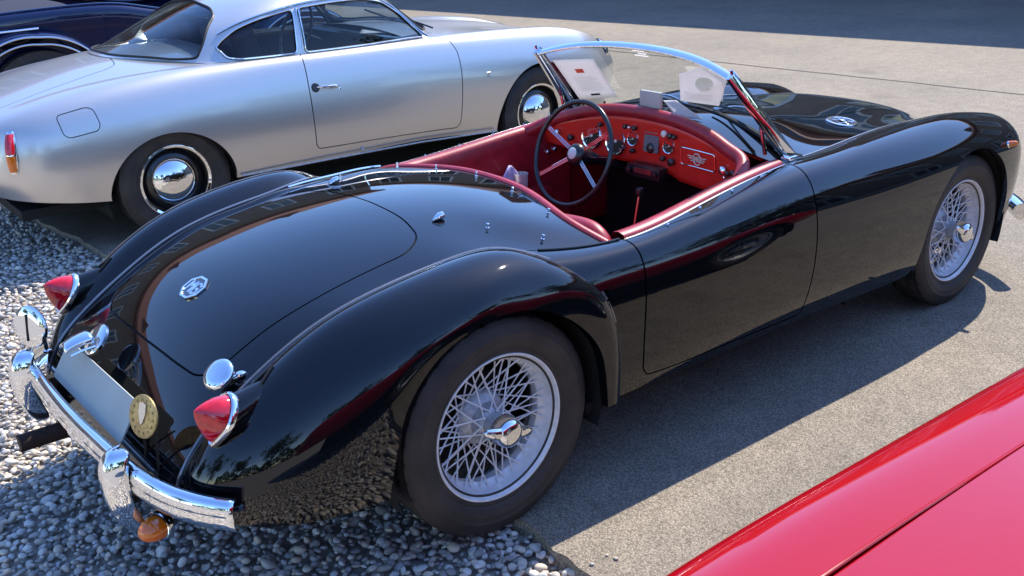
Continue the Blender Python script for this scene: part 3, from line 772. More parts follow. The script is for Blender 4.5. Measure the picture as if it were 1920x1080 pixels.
# floor, tunnel, bulkheads
m = MB(); m.box((1.0, 0, .245), (1.36, 1.34, .03)); m.build('cockpit_floor', M_carpet, car)
m = MB(); m.box((1.05, 0, .32), (1.1, .20, .16)); m.build('transmission_tunnel', M_carpet, car, bevel=.03, seg=3)
MB().box((1.60, 0, .50), (.03, 1.14, .50)).build('firewall', M_carpet, car)
MB().box((.43, 0, .45), (.03, 1.32, .42)).build('rear_bulkhead', M_carpet, car)
for mir, sd in SIDES: MB().box((1.47, .535, .50), (.28, .02, .40)).build('kick_panel', M_leather, car, mirror=mir)
# seats
def seat(y):
    m = MB(); P = []
    for t in np.linspace(0, 2*np.pi, 28, endpoint=False):
        P.append((np.sign(math.cos(t))*abs(math.cos(t))**.6, np.sign(math.sin(t))*abs(math.sin(t))**.6))
    P = np.array(P); rows = []
    for z, w, d in ((.30, .20, .045), (.40, .215, .055), (.52, .22, .058), (.60, .215, .055), (.645, .20, .047), (.665, .17, .03), (.668, .10, .012)):
        xc = .60-(z-.30)*.22; rows.append(np.stack([xc+d*P[:, 0], y+w*P[:, 1], np.full(28, z)], 1))
    o = m.grid(np.array(rows), closed_v=True).build('seat', M_leather, car, subd=1)
    rows = []
    for z, k in ((.28, .9), (.30, 1.0), (.36, 1.02), (.395, .97), (.405, .8), (.407, .3)): rows.append(np.stack([.83+.25*k*P[:, 0], y+.22*k*P[:, 1], np.full(28, z)], 1))
    MB().grid(np.array(rows), closed_v=True).build('seat_cushion', M_leather, o, subd=1)
    for k in range(5): MB().tube([(.565-.0*k, y-.14+.07*k, .62), (.625, y-.14+.07*k, .45), (.64, y-.14+.07*k, .34)], .006, 6).build('seat_piping', M_leather, o)
seat(-.28); seat(.28)
# passenger seat-back roll that shows above the cockpit edge
MB().tube(curve([(.53, -.12, .678), (.528, -.30, .684), (.520, -.44, .698), (.512, -.53, .684), (.51, -.565, .64)], 30), .028, 12).build('seat_back_roll', M_leather, car)

# ---- dash
dy = np.linspace(-.500, .500, 61)
def dash_top(y): return np.interp(abs(y), [0, .09, .20, .345, .45, .50], [.852, .850, .840, .810, .772, .752])
def dash_x(y): return 1.255+.0*y-.05*(abs(y)/.5)**3
ztop = np.array([dash_top(y) for y in dy]); ks = np.ones(9)/9; zt2 = np.convolve(np.r_[[ztop[0]]*4, ztop, [ztop[-1]]*4], ks, 'valid')
zbot = np.where(dy < -.16, np.interp(dy, [-.5, -.38, -.16], [.700, .625, .640]), np.interp(dy, [-.16, -.05, .10, .30, .5], [.645, .672, .668, .655, .69]))
P = []
for k in np.linspace(0, 1, 10): P.append(np.stack([np.array([dash_x(y) for y in dy])+.02*(1-k), dy, zbot+(zt2-zbot)*k], 1))
dash = MB().grid(np.array(P)).build('dashboard', M_dash, car)
md = dash.modifiers.new('solid', 'SOLIDIFY'); md.thickness = .004; md.offset = -1
roll = np.stack([np.array([dash_x(y) for y in dy])+.004, dy, zt2+.016], 1)
roll = np.vstack([[(1.14, -.535, .738)], roll, [(1.14, .535, .738)]]); roll = curve(roll[::4] if False else roll[[0]+list(range(2, 60, 4))+[62]], 80)
MB().tube(roll, .024, 14).build('dash_roll', M_leather, car)
def on_dash(y, z):
    k = (z-np.interp(y, dy, zbot))/(np.interp(y, dy, zt2)-np.interp(y, dy, zbot)); return np.array([dash_x(y)+.02*(1-k)-.003, y, z])
nd = np.array([-1, 0, .0])+np.array([0, 0, .11]); nd /= np.linalg.norm(nd)
M_face = mat('gauge_face', (.012, .014, .012), .35); M_glassface = mat('gauge_needle', (.75, .72, .62), .4)
def gauge(y, z, r):
    c = on_dash(y, z); o = MB().lathe([(r*.86, .001), (r*.90, .008), (r, .009), (r*1.06, .005), (r*1.08, -.002)], 32, c, nd).build('gauge', M_chrome, car)
    MB().lathe([(0, .002), (r*.88, .002)], 32, c, nd).build('gauge_face', M_face, o)
    F_ = frame(nd)
    for k in range(11):
        an = R(225-27*k); d = F_[:, 0]*math.cos(an)+F_[:, 1]*math.sin(an)
        MB().tube([c+nd*.003+d*r*.68, c+nd*.003+d*r*.82], r*.028, 4).build('gauge_tick', M_glassface, o)
    d = F_[:, 0]*math.cos(R(200))+F_[:, 1]*math.sin(R(200))
    MB().tube([c+nd*.004-d*r*.15, c+nd*.004+d*r*.68], r*.03, 4).build('gauge_needle', M_glassface, o)
    MB().lathe([(r*.12, .002), (r*.12, .006), (0, .007)], 12, c, nd).build('gauge_boss', M_glassface, o)
gauge(.272, .744, .050); gauge(.149, .739, .050); gauge(.057, .763, .026); gauge(-.124, .763, .026)
# radio speaker grille, radio
M_grille = mat('grey_grille', (.16, .17, .19), .5, metal=.3, bump=.3, bscale=600)
c = on_dash(-.038, .773); pts = round_poly(np.array([(-.036, -.046), (.036, -.046), (.036, .046), (-.036, .046)]), .008, 3); F_ = frame(nd)
o = MB().prism([c+F_[:, 0]*a+F_[:, 1]*b for a, b in pts], nd*.005).build('speaker_grille', M_grille, car, smooth=False)
for k in range(8):
    b = -.038+k*.0108; MB().box(c+F_[:, 1]*b+nd*.006, (.064, .003, .003), rot=F_).build('grille_slat', M_grille, o)
MB().lathe([(.017, .004), (.019, .008), (.014, .014), (0, .016)], 20, c+F_[:, 1]*-.030-F_[:, 0]*.0, nd).build('ventilation_knob', M_blackplastic, o)
o = MB().box((1.275, -.026, .655), (.10, .165, .045)).build('radio', M_blackplastic, car, bevel=.004)
for y in (-.09, .04): MB().lathe([(.012, 0), (.012, .014), (0, .016)], 14, (1.226, y, .657), (-1, 0, 0)).build('radio_knob', M_blackplastic, o)
MB().box((1.224, -.026, .660), (.004, .085, .018)).build('radio_scale', M_chrome2, o)
# switches and knobs
for (y, z, r, mt) in ((.435, .738, .012, 'c'), (.373, .722, .013, 'k'), (.213, .796, .009, 'k'), (.085, .806, .009, 'k'), (.062, .806, .007, 'c'), (.038, .806, .009, 'k'),
                      (-.112, .808, .012, 'l'), (-.140, .804, .010, 'k'), (-.160, .802, .009, 'k'), (.056, .716, .010, 'k'), (-.097, .712, .010, 'k'), (-.139, .706, .014, 'k'), (-.400, .728, .014, 'c'), (-.425, .722, .009, 'k'), (-.455, .728, .012, 'k'), (-.41, .705, .006, 'c')):
    mm = {'c': M_chrome, 'k': M_blackplastic, 'l': M_glassface}[mt]
    MB().lathe([(r*.55, 0), (r*.55, .008), (r, .010), (r, .018), (r*.7, .021), (0, .022)], 14, on_dash(y, z), nd).build('dash_knob', mm, car)
# glove panel with winged octagon emblem
c = on_dash(-.268, .741); hw, hh = .085, .031; ex, ey = -F_[:, 0], F_[:, 1]
ex = np.array([0, -1., 0]); ey = F_[:, 1]
rect = round_poly(np.array([(-hw, -hh), (hw, -hh), (hw, hh), (-hw, hh)]), .006, 3)
def dp_(a, b, l): return on_dash(-.268-a, .741+b)+nd*l
o = MB().tube([dp_(a, b, .005) for a, b in resample(rect, .006)], .0017, 6, closed=True).build('speaker_panel', M_chrome, car)
MB().prism([dp_(a, b, .0015) for a, b in rect], nd*.002).build('panel_plate', M_dash, o, smooth=False)
M_cream = mat('cream_enamel', (.72, .66, .52), .35)
ex = on_dash(-.350, .741)-on_dash(-.186, .741); ex /= np.linalg.norm(ex); ey = on_dash(-.268, .77)-on_dash(-.268, .71); ey /= np.linalg.norm(ey); ne = np.cross(ex, ey); ne = ne if ne[0] < 0 else -ne
c = c+ne*.0055; a8 = np.linspace(0, 2*np.pi, 9)[:-1]+np.pi/8
MB().tube([c+ex*.019*math.cos(t)+ey*.022*math.sin(t)+nd*.004 for t in a8], .0022, 6, closed=True).build('emblem_octagon', M_cream, o)
stroke_letters(c+ne*.001, ex, ey, ne, .019, M_cream, o, th=.0035)
for s_ in (-1, 1):
    for k, (l, yy) in enumerate(((.046, .007), (.040, .0), (.032, -.007))):
        MB().tube([c+ex*s_*.021+ey*(yy)+nd*.004, c+ex*s_*l+ey*(yy*1.2)+nd*.004], .0018, 6).build('emblem_wing_bar', M_cream, o)

# ---- steering wheel
sc_ = np.array([1.075, .163, .717]); an = R(20); sn = np.array([-math.cos(an), 0, math.sin(an)])
F_s = np.stack([np.array([0, -1., 0]), np.array([math.sin(an), 0, math.cos(an)]), sn], 1)
a = np.linspace(0, 2*np.pi, 72, endpoint=False); RR = .193
ring = sc_+sn*.03+RR*(np.cos(a)[:, None]*F_s[:, 0]+np.sin(a)[:, None]*F_s[:, 1])
stw = MB().tube(ring, .0092, 12, closed=True).build('steering_wheel', M_blackplastic, car)
MB().lathe([(0, .032), (.020, .032), (.032, .028), (.040, .018), (.042, .0), (.036, -.03), (.028, -.06), (.02, -.10)], 28, sc_, sn).build('boss', M_blackplastic, stw)
MB().lathe([(0, .038), (.016, .037), (.022, .033), (.022, .030)], 24, sc_, sn).build('horn_button', mat('horn_cream', (.62, .60, .55), .3), stw)
for base_a in (25+8, 155, 205+10, 335-8):
    for k in (-1, 0, 1):
        aa = R(base_a); d = F_s[:, 0]*math.cos(aa)+F_s[:, 1]*math.sin(aa); pr = -F_s[:, 0]*math.sin(aa)+F_s[:, 1]*math.cos(aa)
        MB().tube([sc_+sn*.012+d*.034+pr*.006*k, sc_+sn*.028+d*(RR-.004)+pr*.006*k], .0018, 6).build('wheel_spoke', M_chrome, stw)
MB().tube([sc_-sn*.05, sc_-sn*.55], .018, 12).build('steering_column', M_blackplastic, stw)
MB().tube([sc_-sn*.08, sc_-sn*.07+np.array([0, -.12, .02])], .004, 6).build('indicator_stalk', M_chrome, stw)
# gear lever
gl_ = MB().tube([(1.12, -.09, .38), (1.115, -.095, .50), (1.13, -.10, .60)], .006, 8).build('gear_lever', M_chrome2, car)
MB().lathe([(.004, -.02), (.012, -.016), (.016, 0), (.013, .012), (0, .016)], 16, (1.132, -.10, .615), (.1, 0, 1)).build('gear_knob', M_blackplastic, gl_)
# door pull fittings on the far door
for (x, z) in ((1.235, .66), (1.20, .655)):
    MB().lathe([(.010, 0), (.012, .012), (.008, .022), (0, .024)], 14, (x, .488, z), (0, -1, 0)).build('door_catch', M_chrome, wings['dleft'])

# ---- windscreen
wb = curve([(1.397, -.528, .780), (1.430, -.40, .812), (1.462, -.2, .852), (1.472, 0, .868), (1.462, .2, .852), (1.430, .40, .812), (1.397, .528, .780)], 60)
wt = curve([(1.160, -.471, 1.055), (1.182, -.36, 1.083), (1.207, -.18, 1.106), (1.214, 0, 1.112), (1.207, .18, 1.106), (1.182, .36, 1.083), (1.160, .471, 1.055)], 60)
def clear_glass(name, tint=(.93, .96, .95), refl=1.):
    m = bpy.data.materials.new(name); m.use_nodes = True; nt = m.node_tree; nt.nodes.remove(nt.nodes['Principled BSDF'])
    out = nt.nodes['Material Output']; mx = nt.nodes.new('ShaderNodeMixShader'); tr = nt.nodes.new('ShaderNodeBsdfTransparent'); gl = nt.nodes.new('ShaderNodeBsdfGlossy')
    fr = nt.nodes.new('ShaderNodeFresnel'); ge = nt.nodes.new('ShaderNodeNewGeometry'); mt_ = nt.nodes.new('ShaderNodeMath'); mt_.operation = 'MULTIPLY_ADD'; mt_.inputs[1].default_value = 1/1.5-1.5; mt_.inputs[2].default_value = 1.5
    nt.links.new(ge.outputs['Backfacing'], mt_.inputs[0]); nt.links.new(mt_.outputs[0], fr.inputs[0]); gl.inputs['Roughness'].default_value = .0
    tr.inputs[0].default_value = (*tint, 1); nt.links.new(fr.outputs[0], mx.inputs[0]); nt.links.new(tr.outputs[0], mx.inputs[1]); nt.links.new(gl.outputs[0], mx.inputs[2]); nt.links.new(mx.outputs[0], out.inputs[0])
    return m
M_glass = clear_glass('clear_glass', (.90, .93, .91))
ws = empty('windscreen'); bpy.data.objects.remove(ws)
wsf = MB().tube(wt, .0085, 12, flat=1.9, up=(.8, 0, .5)).build('windscreen_frame', M_chrome, car)
rows = [wb+(wt-wb)*k for k in np.linspace(0.02, 1, 10)]
MB().grid(np.array(rows)).build('windscreen_glass', M_glass, wsf)
MB().tube(wb+np.array([-.003, 0, .0]), .011, 8).build('bottom_seal', M_seal, wsf)
def on_glass(y, k):
    q = np.argsort(wb[:, 1]); b = np.array([np.interp(y, wb[q, 1], wb[q, c]) for c in range(3)]); q = np.argsort(wt[:, 1]); t = np.array([np.interp(y*.9, wt[q, 1], wt[q, c]) for c in range(3)])
    return b+(t-b)*k+np.array([-.003, 0, -.002])
for k, (w0, w1) in ((.93, (.040, -.022)), (.885, (.022, -.022)), (.85, (.048, -.026))):
    MB().add([on_glass(w0, k), on_glass(w1, k), on_glass(w1, k+.016), on_glass(w0, k+.016)], [(0, 1, 2, 3)]).build('sticker_line', M_white, wsf, smooth=False)
for mir, sd in SIDES:
    p0, p1 = np.array([1.425, .532, .752]), np.array([1.150, .472, 1.068])
    d = (p1-p0)/np.linalg.norm(p1-p0); Fp = frame(d, (0, 1, 0))
    m = MB(); sec = [(-.009, -.024), (.009, -.024), (.013, -.008), (.009, .024), (-.009, .024), (-.013, .008)]
    m.add([p0+Fp[:, 1]*u+Fp[:, 0]*v for u, v in sec]+[p1+Fp[:, 1]*u*.8+Fp[:, 0]*v*.75 for u, v in sec], [tuple(range(6))[::-1], tuple(range(6, 12))]+[(i, (i+1) % 6, 6+(i+1) % 6, 6+i) for i in range(6)])
    m.build('windscreen_post', M_chrome, wsf, mirror=mir, bevel=.002)
    MB().box((1.42, .535, .762), (.085, .032, .014)).build('post_foot', M_chrome, wsf, mirror=mir, bevel=.004)
    q = np.array([1.285, .497, .915]); MB().tube([q, (1.30, .495, .86), (1.318, .50, .785)], .007, 8).build('grab_strut', M_chrome, wsf, mirror=mir)
    MB().tube([(1.158, .476, 1.062), (1.146, .476, 1.085)], .005, 8).build('frame_lug', M_chrome, wsf, mirror=mir)
# mirror on the scuttle
mr = MB().box((1.275, -.015, .918), (.014, .105, .060)).build('rear_view_mirror', M_greyplate, car, bevel=.006)
mr.rotation_euler = (0, 0, 0)
MB().tube([(1.285, -.015, .89), (1.30, -.015, .868)], .006, 8).build('mirror_stalk', M_chrome, mr)
# wipers
for y0, y1 in ((-.12, -.40), (.25, -.05)):
    a0 = np.array([1.50, y0, .868]); a1 = np.array([1.447, y1, .855+.02])
    o = MB().tube(curve([a0+np.array([.02, 0, -.012]), (a0+a1)/2+np.array([.012, 0, .018]), a1], 12), .0045, 6).build('wiper_arm', M_chrome2, car)
    MB().tube([a0+np.array([-.03, -.03, .02]), a1+np.array([-.012, -.05, .0])], .005, 6).build('wiper_blade', M_blackplastic, o)
    MB().lathe([(.014, -.012), (.014, .004), (.008, .012), (0, .013)], 14, a0+np.array([.02, 0, -.014]), (.2, 0, 1)).build('wiper_pivot', M_chrome, o)
# bonnet latch studs, headlamp rims, front bumper, side indicator
for sgn in (-1, 1):
    hc = np.array([2.93, sgn*.46, .540])
    o = MB().lathe([(0, .034), (.04, .030), (.070, .016), (.083, .004)], 36, hc, (1, 0, .12)).build('headlamp', mat('headlamp_glass', (.55, .57, .6), .05, coat=1.), car)
    MB().lathe([(.083, .008), (.092, .010), (.099, .002), (.101, -.02), (.098, -.04)], 40, hc, (1, 0, .12)).build('headlamp_rim', M_chrome, o)
for sgn in (-1, 1):
    o = MB().lathe([(0, .032), (.007, .030), (.011, .022), (.013, .006), (.0135, 0)], 20, (2.640, sgn*.714, .628), (.15, sgn, .35)).build('side_indicator', M_amber, car)
    MB().lathe([(.0145, .001), (.0155, -.006), (.010, -.01)], 20, (2.640, sgn*.714, .628), (.15, sgn, .35)).build('indicator_base', M_chrome, o)
fb = curve([(2.90, -.69, .285), (2.99, -.59, .295), (3.08, -.4, .305), (3.12, 0, .31), (3.08, .4, .305), (2.99, .59, .295), (2.90, .69, .285)], 50)
MB().tube(fb, .038, 14, flat=1., up=(0, 0, 1)).build('front_bumper', M_chrome, car)
MB().box((2.95, 0, .30), (.06, 1.05, .05)).build('front_bumper_iron', M_dark, car)
# ---- small loose things in and on the roadster
def sheet(name, pts, label, cat, material=None, th=.0012, bow=0.):
    """a stiff sheet between four corners (TL, TR, BR, BL)"""
    tl, tr, br, bl = [np.asarray(p, float) for p in pts]; n = np.cross(tr-tl, bl-tl); n /= np.linalg.norm(n)
    P = [[(tl*(1-u)+tr*u)*(1-v)+(bl*(1-u)+br*u)*v+n*bow*4*u*(1-u) for u in np.linspace(0, 1, 9)] for v in np.linspace(0, 1, 9)]
    o = MB().grid(np.array(P)).build(name, material or M_white, None)
    md = o.modifiers.new('solid', 'SOLIDIFY'); md.thickness = th
    tag(o, label, cat); return o, n
pA = [(1.178, .412, 1.030), (1.228, .240, 1.045), (1.388, .268, .878), (1.350, .442, .850)]
o, n = sheet('information_sheet', pA, 'white typed sheet with small red crest leaning inside the roadster windscreen', 'paper')
def on_sheet(P, u, v, lift=-.0025):
    tl, tr, br, bl = [np.asarray(p, float) for p in P]; q = (tl*(1-u)+tr*u)*(1-v)+(bl*(1-u)+br*u)*v
    n = np.cross(tr-tl, bl-tl); n /= np.linalg.norm(n)
    if n[0] > 0: n = -n
    return q+n*.003
def patch(P, u0, u1, v0, v1, name, material, parent):
    MB().add([on_sheet(P, u0, v0), on_sheet(P, u1, v0), on_sheet(P, u1, v1), on_sheet(P, u0, v1)], [(0, 1, 2, 3)]).build(name, material, parent, smooth=False)
M_printred = paper_mat('red_print', (.75, .14, .10)); M_printgrey = paper_mat('grey_print', (.66, .65, .67)); M_printdark = mat('dark_print', (.10, .09, .11), .6); M_printgreen = paper_mat('green_print', (.82, .93, .82))
patch(pA, .40, .60, .22, .32, 'printed_crest', M_printred, o)
for k in range(9): patch(pA, .22, .80 if k % 3 else .70, .42+.042*k, .432+.042*k, 'printed_line', M_printgrey, o)
patch(pA, .38, .62, .86, .91, 'printed_mark', M_printdark, o)
pB = [(1.272, -.150, 1.024), (1.228, -.398, 1.034), (1.380, -.245, .908), (1.372, -.072, .906)]
pg = [np.array(p) for p in (pB[0], (1.226, -.285, 1.066), pB[1], pB[2], pB[3])]
o = MB().prism(pg, np.array([-.001, 0, -.001])).build('exhibitor_card', M_white, None, smooth=False)
tag(o, 'white card with pale green disc behind the right half of the roadster windscreen', 'paper')
MB().add([on_sheet(pB, .56+.20*math.cos(t), .22+.24*math.sin(t)) for t in np.linspace(0, 2*np.pi, 25)[:-1]], [tuple(range(24))]).build('printed_disc', M_printgreen, o, smooth=False)
for k in range(4): patch(pB, .12, .8, .60+.07*k, .62+.07*k, 'printed_line', M_printgrey, o)
pC = [(1.335, -.020, .905), (1.345, -.075, .912), (1.345, -.205, .858), (1.300, -.115, .862)]
sheet('folded_leaflet', pC, 'folded white leaflet lying on the roadster scuttle behind the dash roll', 'leaflet')
# cloth and cup in the far door pocket
P = []
prof = [(.900, .530, .545), (.935, .530, .590), (.965, .530, .628), (.990, .530, .645), (1.012, .530, .632), (1.030, .530, .600)]
for v in np.linspace(0, 1, 7): P.append([(x+.004*math.sin(7*v+k), .468+.010*math.sin(1.7*k+2*v)-.006*v, z0+(z1-z0)*v) for k, (x, z0, z1) in enumerate(prof)])
o = MB().grid(np.array(P)).build('polishing_cloth', mat('pale_lilac_cloth', (.52, .48, .72), .85, var=.08, vscale=20), None, subd=1)
md = o.modifiers.new('solid', 'SOLIDIFY'); md.thickness = .006
tag(o, 'pale lilac cloth tucked into the far red door pocket of the roadster', 'cloth')
o = MB().lathe([(0, 0), (.026, 0), (.028, .004), (.030, .062), (.032, .066), (.029, .066), (.026, .01), (0, .008)], 24, (1.035, .455, .535), (0, 0, 1)).build('paper_cup', M_white, None)
tag(o, 'small white paper cup beside the lilac cloth in the roadster', 'cup')
MB().box((1.0, .455, .515), (.34, .07, .02)).build('pocket_ledge', M_leather, wings['dleft'])
SS = [ # x-stations of the flank: A top inner, B crest, C, M, E, D
 [(-.860, .30, .655), (-.878, .36, .615), (-.885, .40, .555), (-.885, .42, .48), (-.870, .42, .40), (-.840, .40, .335)],
 [(-.800, .42, .700), (-.815, .515, .665), (-.825, .565, .580), (-.825, .585, .48), (-.815, .580, .40), (-.790, .56, .325)],
 [(-.700, .45, .733), (-.700, .570, .712), (-.700, .655, .620), (-.700, .682, .50), (-.700, .676, .40), (-.700, .65, .310)],
 [(-.500, .47, .782), (-.500, .600, .762), (-.500, .697, .652), (-.500, .725, .50), (-.500, .720, .38), (-.500, .695, .275)],
 [(-.200, .50, .825), (-.200, .612, .808), (-.200, .710, .690), (-.200, .745, .51), (-.200, .738, .36), (-.200, .715, .248)],
 [(.100, .545, .845), (.100, .628, .829), (.100, .715, .708), (.100, .748, .52), (.100, .740, .36), (.100, .715, .248)],
 [(.500, .600, .850), (.500, .652, .832), (.500, .716, .714), (.500, .747, .52), (.500, .738, .37), (.500, .71, .255)],
 [(1.10, .612, .848), (1.10, .662, .830), (1.10, .718, .708), (1.10, .747, .52), (1.10, .740, .37), (1.10, .71, .260)],
 [(1.70, .590, .850), (1.70, .650, .830), (1.70, .718, .700), (1.70, .747, .52), (1.70, .738, .37), (1.70, .705, .255)],
 [(2.10, .545, .843), (2.10, .630, .828), (2.10, .713, .700), (2.10, .748, .52), (2.10, .735, .36), (2.10, .70, .220)],
 [(2.50, .495, .822), (2.50, .605, .820), (2.50, .703, .700), (2.50, .745, .52), (2.50, .732, .36), (2.50, .69, .210)],
 [(2.85, .460, .778), (2.85, .578, .782), (2.85, .680, .672), (2.85, .722, .52), (2.85, .710, .37), (2.85, .67, .220)],
 [(3.10, .430, .712), (3.10, .530, .702), (3.10, .620, .610), (3.10, .660, .50), (3.10, .650, .37), (3.10, .62, .240)],
 [(3.20, .400, .660), (3.24, .470, .620), (3.27, .520, .560), (3.28, .540, .48), (3.27, .530, .38), (3.22, .51, .260)]]
SD = [ # rear deck: centre, mid, edge
 [(-.920, 0, .668), (-.900, .16, .664), (-.860, .30, .655)],
 [(-.830, 0, .720), (-.820, .22, .714), (-.800, .42, .700)],
 [(-.710, 0, .760), (-.706, .24, .754), (-.700, .45, .733)],
 [(-.500, 0, .815), (-.500, .25, .808), (-.500, .47, .782)],
 [(-.200, 0, .876), (-.200, .27, .866), (-.200, .50, .825)],
 [(.100, 0, .902), (.100, .30, .888), (.100, .545, .845)],
 [(.420, 0, .908), (.420, .30, .895), (.420, .590, .849)]]
SH = [ # bonnet
 [(1.55, 0, .890), (1.55, .30, .880), (1.55, .598, .850)],
 [(1.80, 0, .888), (1.80, .30, .872), (1.80, .580, .848)],
 [(2.10, 0, .868), (2.10, .28, .848), (2.10, .545, .843)],
 [(2.50, 0, .828), (2.50, .25, .800), (2.50, .495, .822)],
 [(2.85, 0, .755), (2.85, .23, .722), (2.85, .460, .778)],
 [(3.10, 0, .670), (3.10, .22, .640), (3.10, .430, .712)],
 [(3.26, 0, .580), (3.25, .20, .570), (3.20, .400, .660)],
 [(3.34, 0, .380), (3.33, .20, .380), (3.25, .400, .380)]]
SGH = [ # greenhouse: belt, mid glass, roof edge, quarter, centre
 [(.300, .575, .851), (.200, .500, .864), (.100, .42, .878), (-.060, .24, .890), (-.110, 0, .894)],
 [(.420, .605, .850), (.420, .550, .945), (.380, .475, 1.005), (.280, .26, 1.030), (.250, 0, 1.035)],
 [(.600, .618, .848), (.600, .575, .980), (.600, .505, 1.070), (.560, .28, 1.140), (.540, 0, 1.150)],
 [(.950, .622, .846), (.950, .585, .985), (.950, .515, 1.115), (.950, .30, 1.185), (.950, 0, 1.200)],
 [(1.30, .618, .846), (1.30, .582, .980), (1.32, .508, 1.110), (1.34, .30, 1.165), (1.36, 0, 1.180)],
 [(1.52, .610, .846), (1.50, .572, .955), (1.50, .495, 1.045), (1.56, .28, 1.070), (1.58, 0, 1.080)],
 [(1.70, .592, .846), (1.72, .540, .858), (1.76, .47, .870), (1.84, .26, .886), (1.87, 0, .892)]]
# ================================================================== the silver coupe (built in its own frame: x forward from the rear axle, y to its left)
sil = empty('silver_coupe', (.463, 3.25, 0), R(-1.44))
tag(sil, 'satin silver fastback coupe with chrome hubcaps parked beyond the black roadster', 'car')
flank = Surf(SS)
if flank.nrm(np.array([.4]), np.array([.5]))[0][1] < 0: flank.flip = True
sdoor3 = [(.813, .622, .846), (.808, .668, .823), (.799, .724, .685), (.799, .747, .517), (.806, .735, .36), (.822, .731, .334), (1.174, .731, .327), (1.50, .728, .315), (1.775, .722, .303), (1.798, .728, .33),
          (1.808, .747, .466), (1.823, .731, .649), (1.823, .694, .758), (1.80, .66, .81), (1.76, .62, .838), (1.71, .592, .85)]
dpp = mp(flank, sdoor3); dpp[0, 1] = 0; dpp[-1, 1] = 0
tp = np.stack([np.linspace(dpp[-1, 0], dpp[0, 0], 34)[1:-1], np.zeros(32)], 1)
sd_p = np.vstack([resample(dpp, .016, closed=False), tp]); sd_o = offset_poly(sd_p, .0058); sd_o[:, 1] = np.where(sd_p[:, 1] <= 1e-6, 0, sd_o[:, 1])
fill3 = np.array([(-.523, .664, .705), (-.382, .672, .728), (-.353, .684, .716), (-.340, .717, .645), (-.355, .72, .620), (-.490, .712, .603), (-.512, .707, .620)])
fl_p = resample(round_poly(mp(flank, fill3), .02, 5), .01); fl_o = offset_poly(fl_p, .0042)
def arch_poly(sf, cx, cz, rx, rz, y, zmin):
    th = np.linspace(-np.pi/2+.05, 1.5*np.pi-.05, 120); P = np.stack([cx+rx*np.cos(th), np.full(120, y), cz+rz*np.sin(th)], 1); P = P[P[:, 2] > zmin]
    q = mp(sf, P); q = np.vstack([[q[0, 0], sf.Lv], q, [q[-1, 0], sf.Lv]]); q[:, 1] = np.minimum(q[:, 1], sf.Lv); return resample(q, .016), P
ar_p, ar3 = arch_poly(flank, -.012, .25, .338, .305, .742, .25)
af_p, af3 = arch_poly(flank, 2.47, .25, .37, .375, .742, .215)
PS = tri_surface(flank, [sd_p, sd_o, fl_p, fl_o, ar_p, af_p], .028, {'door': lambda m: m[0], 'filler': lambda m: m[2], 'rest': lambda m: ~m[1] & ~m[3] & ~m[4] & ~m[5]})
cx = PS['rest'][0][PS['rest'][1]].mean(1)
s_rear = sub(PS['rest'], cx[:, 0] < .815); s_sill = sub(PS['rest'], (cx[:, 0] >= .815) & (cx[:, 0] < 1.80) & (cx[:, 2] < .5)); s_front = sub(PS['rest'], (cx[:, 0] >= 1.80) | ((cx[:, 0] > 1.5) & (cx[:, 2] > .5)))
SW = {}
for mir, sdn in SIDES:
    SW['r'+sdn] = mesh_np('rear_wing', add_flange(s_rear, .016), M_silver, sil, mirror=mir); mesh_np('sill', add_flange(s_sill, .012), M_silver, sil, mirror=mir)
    SW['f'+sdn] = mesh_np('front_wing', add_flange(s_front, .016), M_silver, sil, mirror=mir)
    SW['d'+sdn] = dr = mesh_np('door', add_flange(PS['door'], .012), M_silver, sil, mirror=mir)
    st = sd_o[sd_p[:, 1] > 1e-6]/[flank.Ls, flank.Lv]; MB().tube(flank.ev(st[:, 0], st[:, 1])-flank.nrm(st[:, 0], st[:, 1])*.014, .008, 6).build('seal', M_seal, dr, mirror=mir)
    for nm, a3, wz in (('arch_lip', ar3, 'r'), ('arch_lip', af3, 'f')):
        q = flank.proj(a3); a3s = flank.ev(q[:, 0], q[:, 1]); MB().grid(np.stack([a3s, a3s*[1, 0, 1]+[0, .66, 0]], 0)).build(nm, M_dark, SW[wz+sdn], mirror=mir)
    for cx_, rr in ((0., .36), (2.47, .39)):
        m = MB(); a = np.linspace(R(-15), R(195), 40); ring = np.stack([cx_+rr*np.cos(a), np.full(40, .70), .25+rr*np.sin(a)], 1)
        m.grid(np.stack([ring, ring*[1, 0, 1]+[0, .42, 0]], 0)); m.add([(cx_, .42, .25)]+[tuple(p) for p in ring*[1, 0, 1]+[0, .42, 0]], [(0, i+1, i+2) for i in range(39)])
        m.build('wheel_housing', M_dark, sil, mirror=mir)
fo = mesh_np('fuel_flap', add_flange(PS['filler'], .010), M_silver, sil, mirror=True)
st = fl_o/[flank.Ls, flank.Lv]; MB().tube(flank.ev(st[:, 0], st[:, 1])-flank.nrm(st[:, 0], st[:, 1])*.010, .006, 6, closed=True).build('seal', M_seal, fo, mirror=True)
def both(rows): return Surf([[np.array(p)*YM for p in row[:0:-1]]+[np.array(p) for p in row] for row in rows])
sdk = both(SD)
if sdk.nrm(np.array([.6]), np.array([.5]))[0][2] < 0: sdk.flip = True
lid3 = np.array([(-.075, 0, .885), (-.085, .22, .88), (-.105, .33, .85), (-.16, .365, .84), (-.35, .395, .80), (-.56, .405, .76), (-.74, .40, .72), (-.79, .36, .71), (-.81, .2, .71), (-.82, 0, .72)])
lp = resample(round_poly(mp(sdk, np.vstack([lid3, (lid3[1:-1]*YM)[::-1]])), .05, 5), .014); lo = offset_poly(lp, .0048)
d_ = tri_surface(sdk, [lp, lo], .03, {'deck': lambda m: ~m[1], 'lid': lambda m: m[0]})
